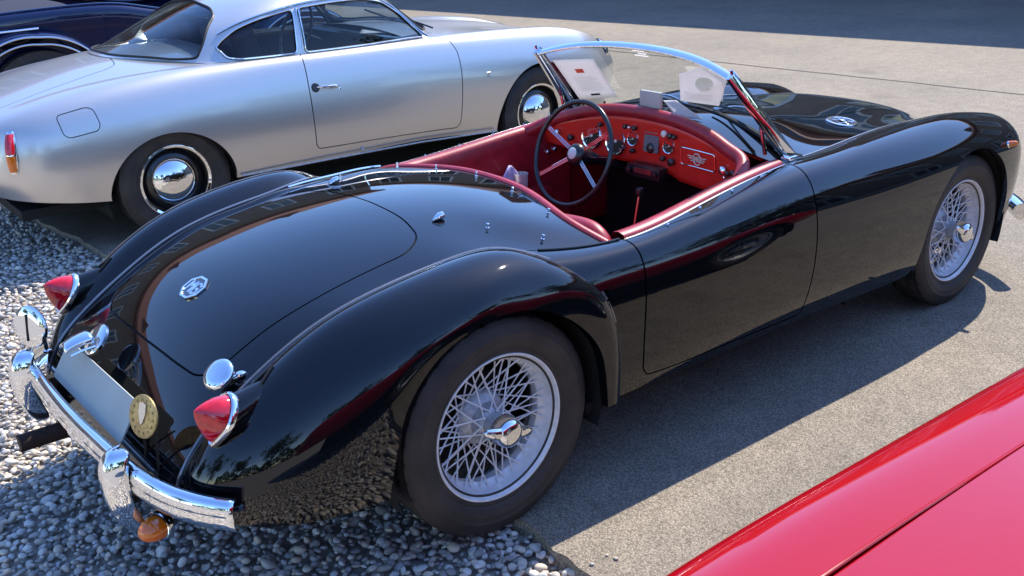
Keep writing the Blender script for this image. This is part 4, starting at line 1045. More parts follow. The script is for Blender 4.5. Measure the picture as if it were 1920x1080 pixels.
mesh_np('rear_deck', add_flange(d_['deck'], .012), M_silver, sil); lid_o_ = mesh_np('boot_lid', add_flange(d_['lid'], .012), M_silver, sil)
st = lo/[sdk.Ls, sdk.Lv]; MB().tube(sdk.ev(st[:, 0], st[:, 1])-sdk.nrm(st[:, 0], st[:, 1])*.011, .006, 6, closed=True).build('seal', M_seal, lid_o_)
shd = both(SH)
if shd.nrm(np.array([.3]), np.array([.5]))[0][2] < 0: shd.flip = True
mesh_np('bonnet', full_panel(shd, .035), M_silver, sil)
tailS = Surf([[np.array(p)*YM for p in SS[0]], [np.array(p)*[1, 0, 1]-[.06, 0, -.004] for p in SS[0]], [np.array(p) for p in SS[0]]])
if tailS.nrm(np.array([.5]), np.array([.5]))[0][0] > 0: tailS.flip = True
mesh_np('tail_panel', full_panel(tailS, .03), M_silver, sil)
# greenhouse with trimmed windows
gh = Surf([[np.array(p)*YM for p in row]+[np.array(p) for p in row[-2::-1]] for row in SGH])
if gh.nrm(np.array([.5]), np.array([.5]))[0][2] < 0: gh.flip = True
qw3 = np.array([(.368, -.543, .918), (.385, -.54, .938), (.406, -.537, .954), (.489, -.536, 1.003), (.617, -.539, 1.042), (.835, -.535, 1.080), (.80, -.619, .853), (.611, -.614, .854), (.462, -.606, .856), (.399, -.59, .869)])
dw3 = np.array([(.870, -.535, 1.084), (1.08, -.532, 1.098), (1.30, -.525, 1.095), (1.43, -.52, 1.07), (1.52, -.535, 1.005), (1.615, -.57, .90), (1.655, -.596, .856), (1.28, -.614, .852), (.852, -.618, .852)])
rw3 = np.array([(.265, -.525, .872), (.322, -.496, .947), (.395, -.43, 1.045), (.440, -.395, 1.075), (.47, -.30, 1.105), (.485, 0, 1.13)])
rb3 = np.array([(.17, -.46, .870), (-.01, -.28, .893), (-.08, 0, .900)])
rw3 = np.vstack([rw3, (rw3[:-1]*YM)[::-1], (rb3[:-1]*YM), rb3[::-1]])
ww3 = np.array([(1.675, -.53, .873), (1.57, -.52, .965), (1.475, -.475, 1.072), (1.44, -.38, 1.115), (1.445, 0, 1.14)])
wbm = np.array([(1.755, -.45, .878), (1.82, -.25, .893), (1.85, 0, .898)])
ww3 = np.vstack([ww3, (ww3[:-1]*YM)[::-1], wbm[:-1]*YM, wbm[::-1]])
wins = [qw3, qw3*YM, dw3, dw3*YM, rw3, ww3]
wp = []
for w3, rr in zip(wins, (.03, .03, .02, .02, .05, .04)):
    wp.append(resample(round_poly(mp(gh, w3), rr, 5), .014))
names = ['quarter_window', 'quarter_window', 'door_window', 'door_window', 'rear_window', 'windscreen']
pan = {'roof': lambda m: ~(m[0] | m[1] | m[2] | m[3] | m[4] | m[5])}
for k in range(6): pan['w%d' % k] = (lambda k: lambda m: m[k])(k)
PG = tri_surface(gh, wp, .03, pan)
roof_o = mesh_np('roof', add_flange(PG['roof'], .010), M_silver, sil)
M_carglass = clear_glass('car_glass', (.60, .68, .72))
for k in range(6):
    V, F, N = PG['w%d' % k]; g = mesh_np(names[k], (V-N*.004, F, N), M_carglass, sil)
    st = wp[k]/[gh.Ls, gh.Lv]; pts = gh.ev(st[:, 0], st[:, 1])+gh.nrm(st[:, 0], st[:, 1])*.001
    MB().tube(pts, .0065, 8, closed=True).build('window_seal', M_seal, g)
    if k < 4: MB().tube(pts+gh.nrm(st[:, 0], st[:, 1])*.004, .0042, 8, closed=True).build('chrome_surround', M_chrome, g)
# bright pillar between the side windows, rain gutter
for mir, sdn in SIDES:
    MB().tube([(.826, .617, .852), (.842, .588, .97), (.855, .54, 1.085)], .008, 8, flat=.6).build('window_pillar', M_chrome, SW['d'+sdn], mirror=mir)
    gut = curve([(.40, .505, .985), (.50, .518, 1.03), (.65, .523, 1.065), (.95, .522, 1.115), (1.25, .517, 1.12), (1.44, .50, 1.085), (1.58, .545, .965), (1.70, .585, .862)], 50)
    q = gh.proj(gut); gut = gh.ev(q[:, 0], q[:, 1])+gh.nrm(q[:, 0], q[:, 1])*.004
    MB().tube(gut, .005, 8).build('rain_gutter', M_chrome, roof_o, mirror=mir)
    # door handle, lamps
    hd = MB().tube(curve([(.845, .728, .674), (.875, .762, .676), (.92, .764, .674), (.968, .750, .668)], 12), [.006]*4+[.0065]*4+[.009, .011, .010, .006], 10).build('door_handle', M_chrome, SW['d'+sdn], mirror=mir)
    MB().lathe([(.024, 0), (.026, .004), (.022, .009), (.012, .010), (0, .008)], 20, (.836, .724, .672), (0, 1, .25)).build('lock_escutcheon', M_blackplastic, hd, mirror=mir)
    MB().lathe([(.008, 0), (.008, .004), (0, .005)], 12, (.985, .727, .650), (0, 1, .2)).build('lock_button', M_chrome, hd, mirror=mir)
    # tail lamp: chrome body, red over amber
    def lamp_grid(z0, z1, out, w):
        P = []
        for z in np.linspace(z0, z1, 7):
            q = flank.proj([(-.735+.0*(z-.5), .63, z)]); b = flank.ev(q[:, 0], q[:, 1])[0]; n = flank.nrm(q[:, 0], q[:, 1])[0]; n = n*[1, 1, 0]; n /= np.linalg.norm(n); t_ = np.cross([0, 0, 1.], n)
            bul = math.sqrt(max(0., 1-((z-.56)/.105)**2))
            P.append([b*[1, 1, 0]+[0, 0, z]+t_*w*bul**.5*math.cos(a)+n*(out*(.3+.7*bul)*math.sin(a)) for a in np.linspace(0, np.pi, 11)])
        return np.array(P)
    tl = MB().grid(lamp_grid(.462, .660, .030, .030)).build('tail_lamp', M_chrome, sil, mirror=mir)
    MB().grid(lamp_grid(.558, .650, .044, .026)).build('red_lens', M_lens, tl, mirror=mir); MB().grid(lamp_grid(.474, .551, .042, .026)).build('amber_lens', M_amber, tl, mirror=mir)
    # headlamp
    MB().lathe([(0, .03), (.05, .026), (.08, .01), (.088, 0), (.095, -.01), (.097, -.03)], 30, (3.19, .50, .59), (1, .05, .1)).build('headlamp', M_chrome, sil, mirror=mir)
    MB().tube([(.345, .728, .262), (.9, .735, .262), (1.5, .733, .258), (2.08, .728, .235)], .005, 8).build('sill_strip', M_hub, sil, mirror=mir)
    MB().box((.352, .705, .30), (.012, .03, .05)).build('mud_flap', M_white, sil, mirror=mir)
MB().lathe([(.012, 0), (.012, .004), (.006, .006), (0, .006)], 14, (1.102, -.722, .281), (0, -1, -.2)).build('jacking_plug', M_white, sil)
# small Z-shaped emblem on the front wing
m = MB()
for p, q in (((-.014, .012), (.012, .012)), ((.012, .012), (-.012, -.012)), ((-.012, -.012), (.016, -.012))):
    m.tube([(2.024+p[0], -.741, .600+p[1]), (2.024+q[0], -.741, .600+q[1])], .0026, 6)
m.build('wing_emblem', mat('dull_pewter', (.22, .22, .23), .35, metal=1.), SW['fright'])
# steel wheels with chrome caps
def steel_wheel(parent, x, y, sd):
    w = MB().lathe([(0, .02), (.10, .02), (.125, .03), (.150, .02), (.165, .0), (.178, .0), (.185, .035), (.192, .05)], 48, axis=(0, 1, 0)).build('wheel', mat('black_steel_wheel', (.012, .012, .013), .3, coat=.5), parent)
    w.location = (x, y, .292); w.rotation_euler = (0, .3, 0 if sd > 0 else math.pi)
    tyre_mb(.300, .072, .188, 144).build('tyre', M_rubber, w)
    MB().lathe([(0, .080), (.03, .078), (.065, .070), (.095, .055), (.115, .038), (.124, .026), (.127, .020), (.120, .016)], 56, axis=(0, 1, 0)).build('hubcap', M_chrome, w)
    MB().lathe([(.172, .044), (.176, .054), (.188, .060), (.196, .058), (.198, .052)], 64, axis=(0, 1, 0)).build('trim_ring', M_chrome, w)
steel_wheel(sil, 0, -.635, -1); steel_wheel(sil, 2.47, -.635, -1); steel_wheel(sil, 0, .635, 1); steel_wheel(sil, 2.47, .635, 1)
# interior and underside
MB().box((1.2, 0, .235), (3.9, 1.2, .05)).build('underbody', M_dark, sil)
m = MB(); m.box((1.0, 0, .30), (1.6, 1.32, .03)); m.build('cabin_floor', M_carpet, sil)
M_brown = mat('oxblood_leather', (.055, .016, .018), .45, coat=.2, var=.2, vscale=30)
for y in (-.30, .30):
    o = MB().box((.78, y, .62), (.16, .46, .50)).build('seat_back', M_brown, sil, bevel=.06, seg=4); o.rotation_euler = (0, R(-12), 0)
    o.location = (.0-.05, 0, .0)
    MB().box((1.05, y, .46), (.46, .48, .14)).build('seat_cushion', M_brown, sil, bevel=.05, seg=3)
MB().box((.32, 0, .78), (.34, 1.06, .05)).build('parcel_shelf', mat('red_parcel_shelf', (.28, .03, .035), .7), sil, bevel=.01)
for mir, sdn in SIDES: MB().box((1.05, .60, .62), (1.5, .02, .36)).build('door_card', M_brown, SW['d'+sdn], mirror=mir)
MB().box((1.60, 0, .80), (.26, 1.16, .12)).build('dashboard', M_blackplastic, sil, bevel=.04, seg=3)
a = np.linspace(0, 2*np.pi, 60, endpoint=False); an = R(24); F2 = np.stack([np.array([0, 1., 0]), np.array([math.sin(an), 0, math.cos(an)]), np.array([-math.cos(an), 0, math.sin(an)])], 1)
c_ = np.array([1.26, .30, .86])
o = MB().tube(c_+.19*(np.cos(a)[:, None]*F2[:, 0]+np.sin(a)[:, None]*F2[:, 1]), .010, 10, closed=True).build('steering_wheel', mat('wood_rim', (.16, .06, .025), .3, coat=.5, var=.3, vscale=20), sil)
for k in (90, 210, 330): MB().tube([c_, c_+.188*(math.cos(R(k))*F2[:, 0]+math.sin(R(k))*F2[:, 1])], .008, 6, flat=.4).build('wheel_spoke', M_chrome, o)
MB().tube([c_, c_-F2[:, 2]*.4], .016, 10).build('steering_column', M_blackplastic, o)
o, n = sheet('information_sheet', [tuple(sil.location+Vector((1.62, -.42, .872))), tuple(sil.location+Vector((1.72, -.26, .876))), tuple(sil.location+Vector((1.54, -.10, .872))), tuple(sil.location+Vector((1.42, -.26, .868)))], 'white sheet lying on the dashboard behind the silver coupe side window', 'paper')
MB().tube([(1.79, -.05, .905), (1.70, .16, .965)], .006, 6).build('wiper_blade', M_blackplastic, sil); MB().tube([(1.80, -.48, .885), (1.73, -.20, .945)], .006, 6).build('wiper_blade', M_blackplastic, sil)
# ================================================================== the red roadster beside the camera
red = empty('red_roadster', (0.12, -2.530, 0), R(-2.6))
tag(red, 'bright red roadster whose wing and boot fill the lower right corner', 'car')
RG = [ # flank stations: seam, top of wing, shoulder, side, low, bottom (half width, mirrored)
 [(-1.210, 0.400, 0.620), (-1.235, 0.480, 0.580), (-1.245, 0.540, 0.520), (-1.250, 0.570, 0.490), (-1.240, 0.566, 0.430), (-1.215, 0.505, 0.385)],
 [(-1.150, 0.470, 0.742), (-1.160, 0.605, 0.715), (-1.170, 0.650, 0.640), (-1.170, 0.670, 0.575), (-1.160, 0.661, 0.475), (-1.140, 0.600, 0.400)],
 [(-0.900, 0.520, 0.800), (-0.900, 0.665, 0.783), (-0.900, 0.714, 0.712), (-0.900, 0.730, 0.575), (-0.900, 0.720, 0.475), (-0.900, 0.657, 0.400)],
 [(-0.300, 0.530, 0.818), (-0.300, 0.675, 0.800), (-0.300, 0.722, 0.730), (-0.300, 0.738, 0.575), (-0.300, 0.728, 0.475), (-0.300, 0.665, 0.400)],
 [(0.300, 0.535, 0.822), (0.300, 0.680, 0.803), (0.300, 0.726, 0.735), (0.300, 0.742, 0.575), (0.300, 0.731, 0.475), (0.300, 0.667, 0.400)],
 [(0.900, 0.535, 0.825), (0.900, 0.680, 0.805), (0.900, 0.726, 0.738), (0.900, 0.742, 0.575), (0.900, 0.731, 0.475), (0.900, 0.667, 0.400)],
 [(1.500, 0.530, 0.828), (1.500, 0.675, 0.808), (1.500, 0.723, 0.740), (1.500, 0.740, 0.575), (1.500, 0.728, 0.475), (1.500, 0.665, 0.400)],
 [(2.100, 0.515, 0.822), (2.100, 0.660, 0.805), (2.100, 0.712, 0.735), (2.100, 0.734, 0.575), (2.100, 0.723, 0.475), (2.100, 0.660, 0.400)],
 [(2.550, 0.490, 0.776), (2.550, 0.625, 0.758), (2.550, 0.680, 0.690), (2.550, 0.700, 0.575), (2.550, 0.691, 0.475), (2.550, 0.630, 0.400)],
 [(2.800, 0.480, 0.690), (2.810, 0.550, 0.670), (2.830, 0.600, 0.610), (2.840, 0.615, 0.575), (2.830, 0.606, 0.475), (2.800, 0.545, 0.400)]]
rfl = Surf(RG)
if rfl.nrm(np.array([.4]), np.array([.5]))[0][1] < 0: rfl.flip = True
r1, r13 = arch_poly(rfl, 0., .31, .35, .345, .738, .40); r2, r23 = arch_poly(rfl, 2.15, .31, .35, .345, .735, .40)
PR = tri_surface(rfl, [r1, r2], .035, {'rest': lambda m: ~m[0] & ~m[1]})
for mir, sdn in SIDES:
    w = mesh_np('side_panel', add_flange(PR['rest'], .016), M_red, red, mirror=mir)
    b = iso(rfl, t=0., n=120); MB().tube(b-np.array([0, 0, .001]), .0030, 8).build('seam_bead', M_red, w, mirror=mir)
    for cx_ in (0., 2.15):
        m = MB(); a = np.linspace(R(-10), R(190), 40); ring = np.stack([cx_+.36*np.cos(a), np.full(40, .715), .31+.355*np.sin(a)], 1)
        m.grid(np.stack([ring, ring*[1, 0, 1]+[0, .42, 0]], 0)); m.add([(cx_, .42, .31)]+[tuple(p) for p in ring*[1, 0, 1]+[0, .42, 0]], [(0, i+1, i+2) for i in range(39)])
        m.build('wheel_housing', M_dark, red, mirror=mir)
RD = [[(x, 0, zc), (x, .3, zc-.008), (x, ye-.004, ze-.001)] for (x, zc, ye, ze) in ((-1.21, .66, .40, .62), (-1.15, .765, .47, .742), (-.90, .828, .520, .800), (-.30, .848, .530, .818), (.30, .856, .535, .822), (.90, .856, .535, .825), (1.50, .876, .530, .828), (2.10, .852, .515, .822), (2.55, .802, .49, .776), (2.80, .715, .480, .690))]
rtop = both(RD)
if rtop.nrm(np.array([.3]), np.array([.5]))[0][2] < 0: rtop.flip = True
cock = resample(round_poly(mp(rtop, [(.55, -.46, .82), (.55, .46, .82), (1.45, .46, .84), (1.45, -.46, .84)]), .12, 6), .03)
blid = resample(round_poly(mp(rtop, [(-1.02, -.30, .8), (-1.02, .30, .8), (.22, .32, .84), (.22, -.32, .84)]), .09, 6), .02); blo = offset_poly(blid, .004)
d_ = tri_surface(rtop, [cock, blid, blo], .035, {'deck': lambda m: ~m[0] & ~m[2], 'lid': lambda m: m[1]})
mesh_np('top_panel', add_flange(d_['deck'], .016), M_red, red); o = mesh_np('boot_lid', add_flange(d_['lid'], .012), M_red, red)
rtl = Surf([[np.array(p)*YM for p in RG[0]], [np.array(p)*[1, 0, 1]-[.06, 0, 0] for p in RG[0]], [np.array(p) for p in RG[0]]])
if rtl.nrm(np.array([.5]), np.array([.5]))[0][0] > 0: rtl.flip = True
mesh_np('tail_panel', full_panel(rtl, .04), M_red, red)
rns = Surf([[np.array(p)*YM for p in RG[-1]], [np.array(p)*[1, 0, 1]+[.08, 0, 0] for p in RG[-1]], [np.array(p) for p in RG[-1]]])
if rns.nrm(np.array([.5]), np.array([.5]))[0][0] < 0: rns.flip = True
mesh_np('nose_panel', full_panel(rns, .04), M_red, red)
MB().box((.85, 0, .30), (3.5, 1.24, .24)).build('underbody', M_dark, red); MB().box((1.0, 0, .33), (1.1, 1.1, .04)).build('cockpit_floor', M_carpet, red)
for y in (-.26, .26):
    MB().box((.66, y, .60), (.13, .42, .46)).build('seat_back', M_blackplastic, red, bevel=.05, seg=3)
wf = curve([(1.52, -.56, .83), (1.46, -.54, 1.0), (1.42, -.50, 1.10), (1.43, 0, 1.14), (1.42, .50, 1.10), (1.46, .54, 1.0), (1.52, .56, .83)], 60)
o = MB().tube(wf, .010, 8).build('windscreen_frame', M_chrome, red)
MB().grid(np.array([[(1.52, y, .83), (1.43, y*.92, 1.12)] for y in np.linspace(-.54, .54, 12)])).build('windscreen_glass', M_glass, o)
for x in (0., 2.15):
    wire_wheel(red, x, .62, 1, spokes=True, rot=R(15*x)); wire_wheel(red, x, -.62, -1, spokes=False)

# ================================================================== the navy tourer in the far corner
blu = empty('navy_tourer', (.88, 5.75, 0), R(-2))
tag(blu, 'dark navy vintage tourer with separate wings behind the silver coupe', 'car')
BL = [[(x, w, zt), (x, w+.035, zt-.02), (x, w+.045, zt-.16), (x, w+.04, .55), (x, w+.02, .36)] for (x, w, zt) in ((-.95, .40, .86), (-.75, .50, .94), (-.4, .56, .985), (.0, .59, 1.0), (.35, .60, .985), (.62, .60, .93), (1.0, .59, .925), (1.25, .57, .98), (1.5, .50, 1.0), (1.8, .40, .98), (2.1, .33, .94))]
bfl = Surf(BL)
if bfl.nrm(np.array([.4]), np.array([.5]))[0][1] < 0: bfl.flip = True
bfd = full_panel(bfl, .04)
for mir, sdn in SIDES:
    w = mesh_np('body_side', bfd, M_blue, blu, mirror=mir)
    MB().tube(iso(bfl, t=0., n=80), .012, 8).build('top_rail', M_blue, w, mirror=mir)
    MB().tube([(.56, .650, .90), (.60, .652, .75), (.60, .645, .5), (.57, .635, .40)], .004, 6).build('door_gap', M_seal, w, mirror=mir)
    a = np.linspace(R(12), R(188), 50)
    def wing(r0, cx_, cz_, wv, tail):
        P = []
        for t in a:
            rr = r0+tail*max(0, -math.cos(t))*.08
            P.append([(cx_+(rr+.03*math.sqrt(max(0, 1-u*u)))*math.cos(t), wv+.10*u, cz_+(rr+.03*math.sqrt(max(0, 1-u*u)))*math.sin(t)) for u in np.linspace(-1, 1, 11)])
        return np.array(P)
    for cx_ in (-.30, 1.75):
        P = wing(.47, cx_, .36, .70, 1.); o = MB().grid(P).build('mudguard', M_blue, blu, mirror=mir)
        MB().tube(P[:, -1], .007, 8).build('mudguard_bead', M_chrome2, o, mirror=mir)
        MB().tube(P[:, -1]+(P[:, -1]-np.array([cx_, 0, .36]))*[-.10, 0, -.10], .008, 8).build('mudguard_stay', M_chrome2, o, mirror=mir)
    for cx_ in (-.30, 1.75):
        w = MB().lathe([(0, .06), (.05, .06), (.06, .02), (.19, .0), (.21, .03), (.22, .05)], 40, axis=(0, 1, 0)).build('wheel', M_blue, blu)
        w.location = (cx_, .68*(-1 if mir else 1), .36); w.rotation_euler = (0, 0, math.pi if mir else 0)
        tyre_mb(.375, .06, .225, 120).build('tyre', M_rubber, w)
    MB().tube([(-.62, .72, .875), (-.28, .735, .885)], .014, 10, flat=.6).build('chrome_strip', M_chrome, blu, mirror=mir)
btop = both([[(x, 0, z), (x, w*.5, z), (x, w, z-.01)] for (x, w, z) in ((-.95, .40, .87), (-.75, .50, .955), (-.4, .56, 1.0), (.0, .59, 1.01))])
if btop.nrm(np.array([.5]), np.array([.5]))[0][2] < 0: btop.flip = True
mesh_np('folded_hood', full_panel(btop, .05), mat('navy_hood_cloth', (.012, .014, .03), .8), blu)
bt2 = both([[(x, 0, z), (x, w*.5, z-.01), (x, w, z-.05)] for (x, w, z) in ((1.25, .57, 1.03), (1.5, .50, 1.05), (1.8, .40, 1.02), (2.1, .33, .98))])
if bt2.nrm(np.array([.5]), np.array([.5]))[0][2] < 0: bt2.flip = True
mesh_np('bonnet', full_panel(bt2, .05), M_blue, blu)
MB().box((.6, 0, .42), (2.8, 1.0, .06)).build('chassis', M_dark, blu)
MB().box((.62, 0, .62), (1.2, 1.1, .30)).build('cabin_floor', M_carpet, blu)
tb = Surf([[np.array(p)*YM for p in BL[0]], [np.array(p)*[1, 0, 1]-[.10, 0, 0] for p in BL[0]], [np.array(p) for p in BL[0]]])
if tb.nrm(np.array([.5]), np.array([.5]))[0][0] > 0: tb.flip = True
mesh_np('tail_panel', full_panel(tb, .05), M_blue, blu)
# ================================================================== ground
def ground_mat():
    m = bpy.data.materials.new('asphalt'); m.use_nodes = True; nt = m.node_tree; N, L = nt.nodes, nt.links; b = N['Principled BSDF']; tc = N.new('ShaderNodeTexCoord')
    def noise(sc, det=5, rough=.6):
        n = N.new('ShaderNodeTexNoise'); n.inputs['Scale'].default_value = sc; n.inputs['Detail'].default_value = det; n.inputs['Roughness'].default_value = rough; L.new(tc.outputs['Object'], n.inputs['Vector']); return n
    def ramp(src, p0, c0, p1, c1):
        r = N.new('ShaderNodeValToRGB'); r.color_ramp.elements[0].position = p0; r.color_ramp.elements[1].position = p1; r.color_ramp.elements[0].color = (*c0, 1); r.color_ramp.elements[1].color = (*c1, 1); L.new(src, r.inputs[0]); return r
    v = N.new('ShaderNodeTexVoronoi'); v.inputs['Scale'].default_value = 215; L.new(tc.outputs['Object'], v.inputs['Vector'])
    stone = ramp(v.outputs['Color'], .05, (.165, .140, .108), .95, (.49, .425, .335))
    stain = ramp(noise(2.3, 3, .5).outputs['Fac'], .60, (1, 1, 1), .74, (.80, .79, .79))
    big = ramp(noise(.7, 6).outputs['Fac'], .3, (.80, .80, .82), .72, (1.12, 1.08, 1.02))
    mid = ramp(noise(9, 6).outputs['Fac'], .3, (.86, .86, .86), .7, (1.1, 1.1, 1.1))
    m1 = N.new('ShaderNodeMixRGB'); m1.blend_type = 'MULTIPLY'; m1.inputs[0].default_value = 1; L.new(stone.outputs[0], m1.inputs[1]); L.new(big.outputs[0], m1.inputs[2])
    m2 = N.new('ShaderNodeMixRGB'); m2.blend_type = 'MULTIPLY'; m2.inputs[0].default_value = 1; L.new(m1.outputs[0], m2.inputs[1]); L.new(mid.outputs[0], m2.inputs[2])
    gaps = ramp(v.outputs['Distance'], .0, (1, 1, 1), .75, (.55, .55, .55))
    m3 = N.new('ShaderNodeMixRGB'); m3.blend_type = 'MULTIPLY'; m3.inputs[0].default_value = 1; L.new(m2.outputs[0], m3.inputs[1]); L.new(gaps.outputs[0], m3.inputs[2])
    m4 = N.new('ShaderNodeMixRGB'); m4.blend_type = 'MULTIPLY'; m4.inputs[0].default_value = 1; L.new(m3.outputs[0], m4.inputs[1]); L.new(stain.outputs[0], m4.inputs[2]); L.new(m4.outputs[0], b.inputs['Base Color']); b.inputs['Roughness'].default_value = .78; b.inputs['Specular IOR Level'].default_value = .3
    bp = N.new('ShaderNodeBump'); bp.inputs['Strength'].default_value = .55; bp.inputs['Distance'].default_value = .004; bp.invert = True; L.new(v.outputs['Distance'], bp.inputs['Height']); L.new(bp.outputs[0], b.inputs['Normal'])
    return m
M_asphalt = ground_mat()
# gravel edge: asphalt starts at x = edge(y); irregular broken rim
ey = np.r_[-60, np.linspace(-6, 8, 281), 60]
def edge_x(y): return np.interp(y, [-60, -1.0, -.68, 0, 2.5, 4, 60], [.02, .03, .06, .06, .03, -.10, -1.5])
ex_ = np.array([edge_x(y) for y in ey])+np.where(abs(ey) < 9, .010*np.sin(ey*9.1)+.008*np.sin(ey*23.7+1)+rng.normal(0, .006, len(ey)), 0)
m = MB(); a0 = np.stack([ex_, ey, np.zeros(len(ey))], 1); a1 = np.stack([np.full(len(ey), 90.), ey*1.5, np.zeros(len(ey))], 1); lowr = a0+np.array([-.012, 0, -.05])
m.grid(np.stack([lowr, a0, a0*[0, 1, 1]+[.6, 0, 0], a1], 0)); asph = m.build('asphalt', M_asphalt, None, smooth=False)
tag(asph, kind='structure')
M_soil = mat('gravel_bed_soil', (.30, .265, .22), .95, var=.3, vscale=40, bump=.8, bscale=120)
m = MB(); m.add([(-90, -90, -.045), (.4, -90, -.045), (.4, 90, -.045), (-90, 90, -.045)], [(0, 1, 2, 3)])
bed = m.build('gravel_bed', M_soil, None); tag(bed, kind='structure')
# expansion joint across the asphalt
jt = MB(); P = np.array([(6.80, 3.9, .003), (6.90, 2.4, .003), (6.97, 1.26, .003), (7.1, -1., .003), (7.5, -8, .003)]); P = curve(np.vstack([[(6.2, 12, .003)], P]), 80)
P[:, 0] += rng.normal(0, .008, len(P)); jt.grid(np.stack([P-[.012, 0, 0], P+[.012, 0, 0]], 0)); o = jt.build('asphalt_joint', mat('joint_tar', (.05, .047, .043), .8), asph)
# pebbles
def pebble_mat():
    m = bpy.data.materials.new('pebbles'); m.use_nodes = True; nt = m.node_tree; N, L = nt.nodes, nt.links; b = N['Principled BSDF']
    at = N.new('ShaderNodeAttribute'); at.attribute_name = 'tone'; oi = N.new('ShaderNodeObjectInfo'); 
    r = N.new('ShaderNodeValToRGB'); r.color_ramp.elements[0].position = 0; r.color_ramp.elements[1].position = 1
    r.color_ramp.elements[0].color = (.28, .26, .235, 1); r.color_ramp.elements[1].color = (.80, .73, .61, 1)
    for p, c in ((.14, (.40, .37, .33)), (.34, (.52, .465, .385)), (.52, (.52, .495, .46)), (.70, (.64, .52, .39)), (.86, (.70, .635, .545))):
        e = r.color_ramp.elements.new(p); e.color = (*c, 1)
    r.color_ramp.interpolation = 'CONSTANT'
    L.new(at.outputs['Fac'], r.inputs[0])
    tc = N.new('ShaderNodeTexCoord'); n = N.new('ShaderNodeTexNoise'); n.inputs['Scale'].default_value = 90; n.inputs['Detail'].default_value = 4; L.new(tc.outputs['Object'], n.inputs['Vector'])
    mr = N.new('ShaderNodeMapRange'); mr.inputs['To Min'].default_value = .75; mr.inputs['To Max'].default_value = 1.25; L.new(n.outputs['Fac'], mr.inputs['Value'])
    mx = N.new('ShaderNodeMixRGB'); mx.blend_type = 'MULTIPLY'; mx.inputs[0].default_value = 1; L.new(r.outputs[0], mx.inputs[1]); L.new(mr.outputs[0], mx.inputs[2]); L.new(mx.outputs[0], b.inputs['Base Color'])
    b.inputs['Roughness'].default_value = .6; b.inputs['Specular IOR Level'].default_value = .35
    return m
M_peb = pebble_mat()
def ico(sub=1):
    bm = bmesh.new(); bmesh.ops.create_icosphere(bm, subdivisions=sub, radius=1.); V = np.array([v.co[:] for v in bm.verts]); F = np.array([[v.index for v in f.verts] for f in bm.faces]); bm.free(); return V, F
IV, IF = ico(2); IV1, IF1 = ico(1)
def peb_shape(V):
    """one rounded, slightly faceted stone"""
    k = V.copy()
    for _ in range(5):
        n = rng.normal(size=3); n /= np.linalg.norm(n); h = rng.uniform(.62, .9); d = k@n; k = k-np.where(d > h, (d-h)*.8, 0)[:, None]*n
    return k*np.array([1, rng.uniform(.55, .92), rng.uniform(.36, .60)])
SH_HI = [peb_shape(IV) for _ in range(14)]; SH_LO = [peb_shape(IV1) for _ in range(14)]
def rand_rot():
    yaw = rng.uniform(0, 2*np.pi); tx, ty = rng.normal(0, .28, 2)
    return np.array(Matrix.Rotation(yaw, 3, 'Z') @ Matrix.Rotation(tx, 3, 'X') @ Matrix.Rotation(ty, 3, 'Y'))
camp = np.array([-1.4649, -2.5543, 1.6174])
spots = []
def scatter(x0, x1, y0, y1, pitch, r0, r1, lo):
    nx, ny = int((x1-x0)/pitch), int((y1-y0)/pitch)
    for i in range(nx):
        for j in range(ny):
            x, y = x0+(i+rng.uniform(0, 1))*pitch, y0+(j+rng.uniform(0, 1))*pitch
            if x > edge_x(y)-.012: continue
            r = (r0+(r1-r0)*rng.random()**1.3)*(1.45 if rng.random() < .05 else 1.)
            spots.append((x, y, -.045+r*.35+rng.uniform(0, .022), r, lo))
scatter(-1.15, .08, -1.25, 1.3, .0205, .0075, .0175, False)
scatter(-1.15, .08, 1.3, 4.2, .026, .011, .019, True)
scatter(-1.2, .08, -3.0, -1.25, .034, .013, .021, True)
scatter(-2.6, -1.15, -1.2, 5.0, .036, .014, .022, True)
for k in range(70):                                # stones strayed onto the asphalt rim
    y = rng.uniform(-1.3, 2.6); x = edge_x(y)+abs(rng.normal(0, .10)); r = rng.uniform(.004, .012); spots.append((x, y, r*.35, r, True))
spots = np.array(spots, dtype=object)
# the pebbles that show largest become pieces of their own
rv, uv, fv = np.array(_r2), np.array(_u2), np.array(_f)
def pix(P):
    d = P-camp; z = d@fv; return 960+1902.43*(d@rv)/z, 540-1902.43*(d@uv)/z, z
sc_l = []
for i, (x, y, z, r, lo) in enumerate(spots):
    u, v, dd = pix(np.array([x, y, z]))
    vis = dd > 0 and 5 < u < 1120 and 8 < v < 1075 and z > -.034 and (v > 1000 or u < 180 or (v-820) > .9*(235-u)*-1 and v > 985)
    if vis and not lo: sc_l.append((r*1902/dd, i))
sc_l.sort(reverse=True); single = set(i for _, i in sc_l[:300])
V_all, F_all, tone = [], [], []; off = 0; me_hi = []
for k in SH_HI:
    me = bpy.data.meshes.new('pebble'); me.from_pydata(k.tolist(), [], IF.tolist()); me.polygons.foreach_set('use_smooth', np.ones(len(IF), bool)); me_hi.append(me)
TM = {}
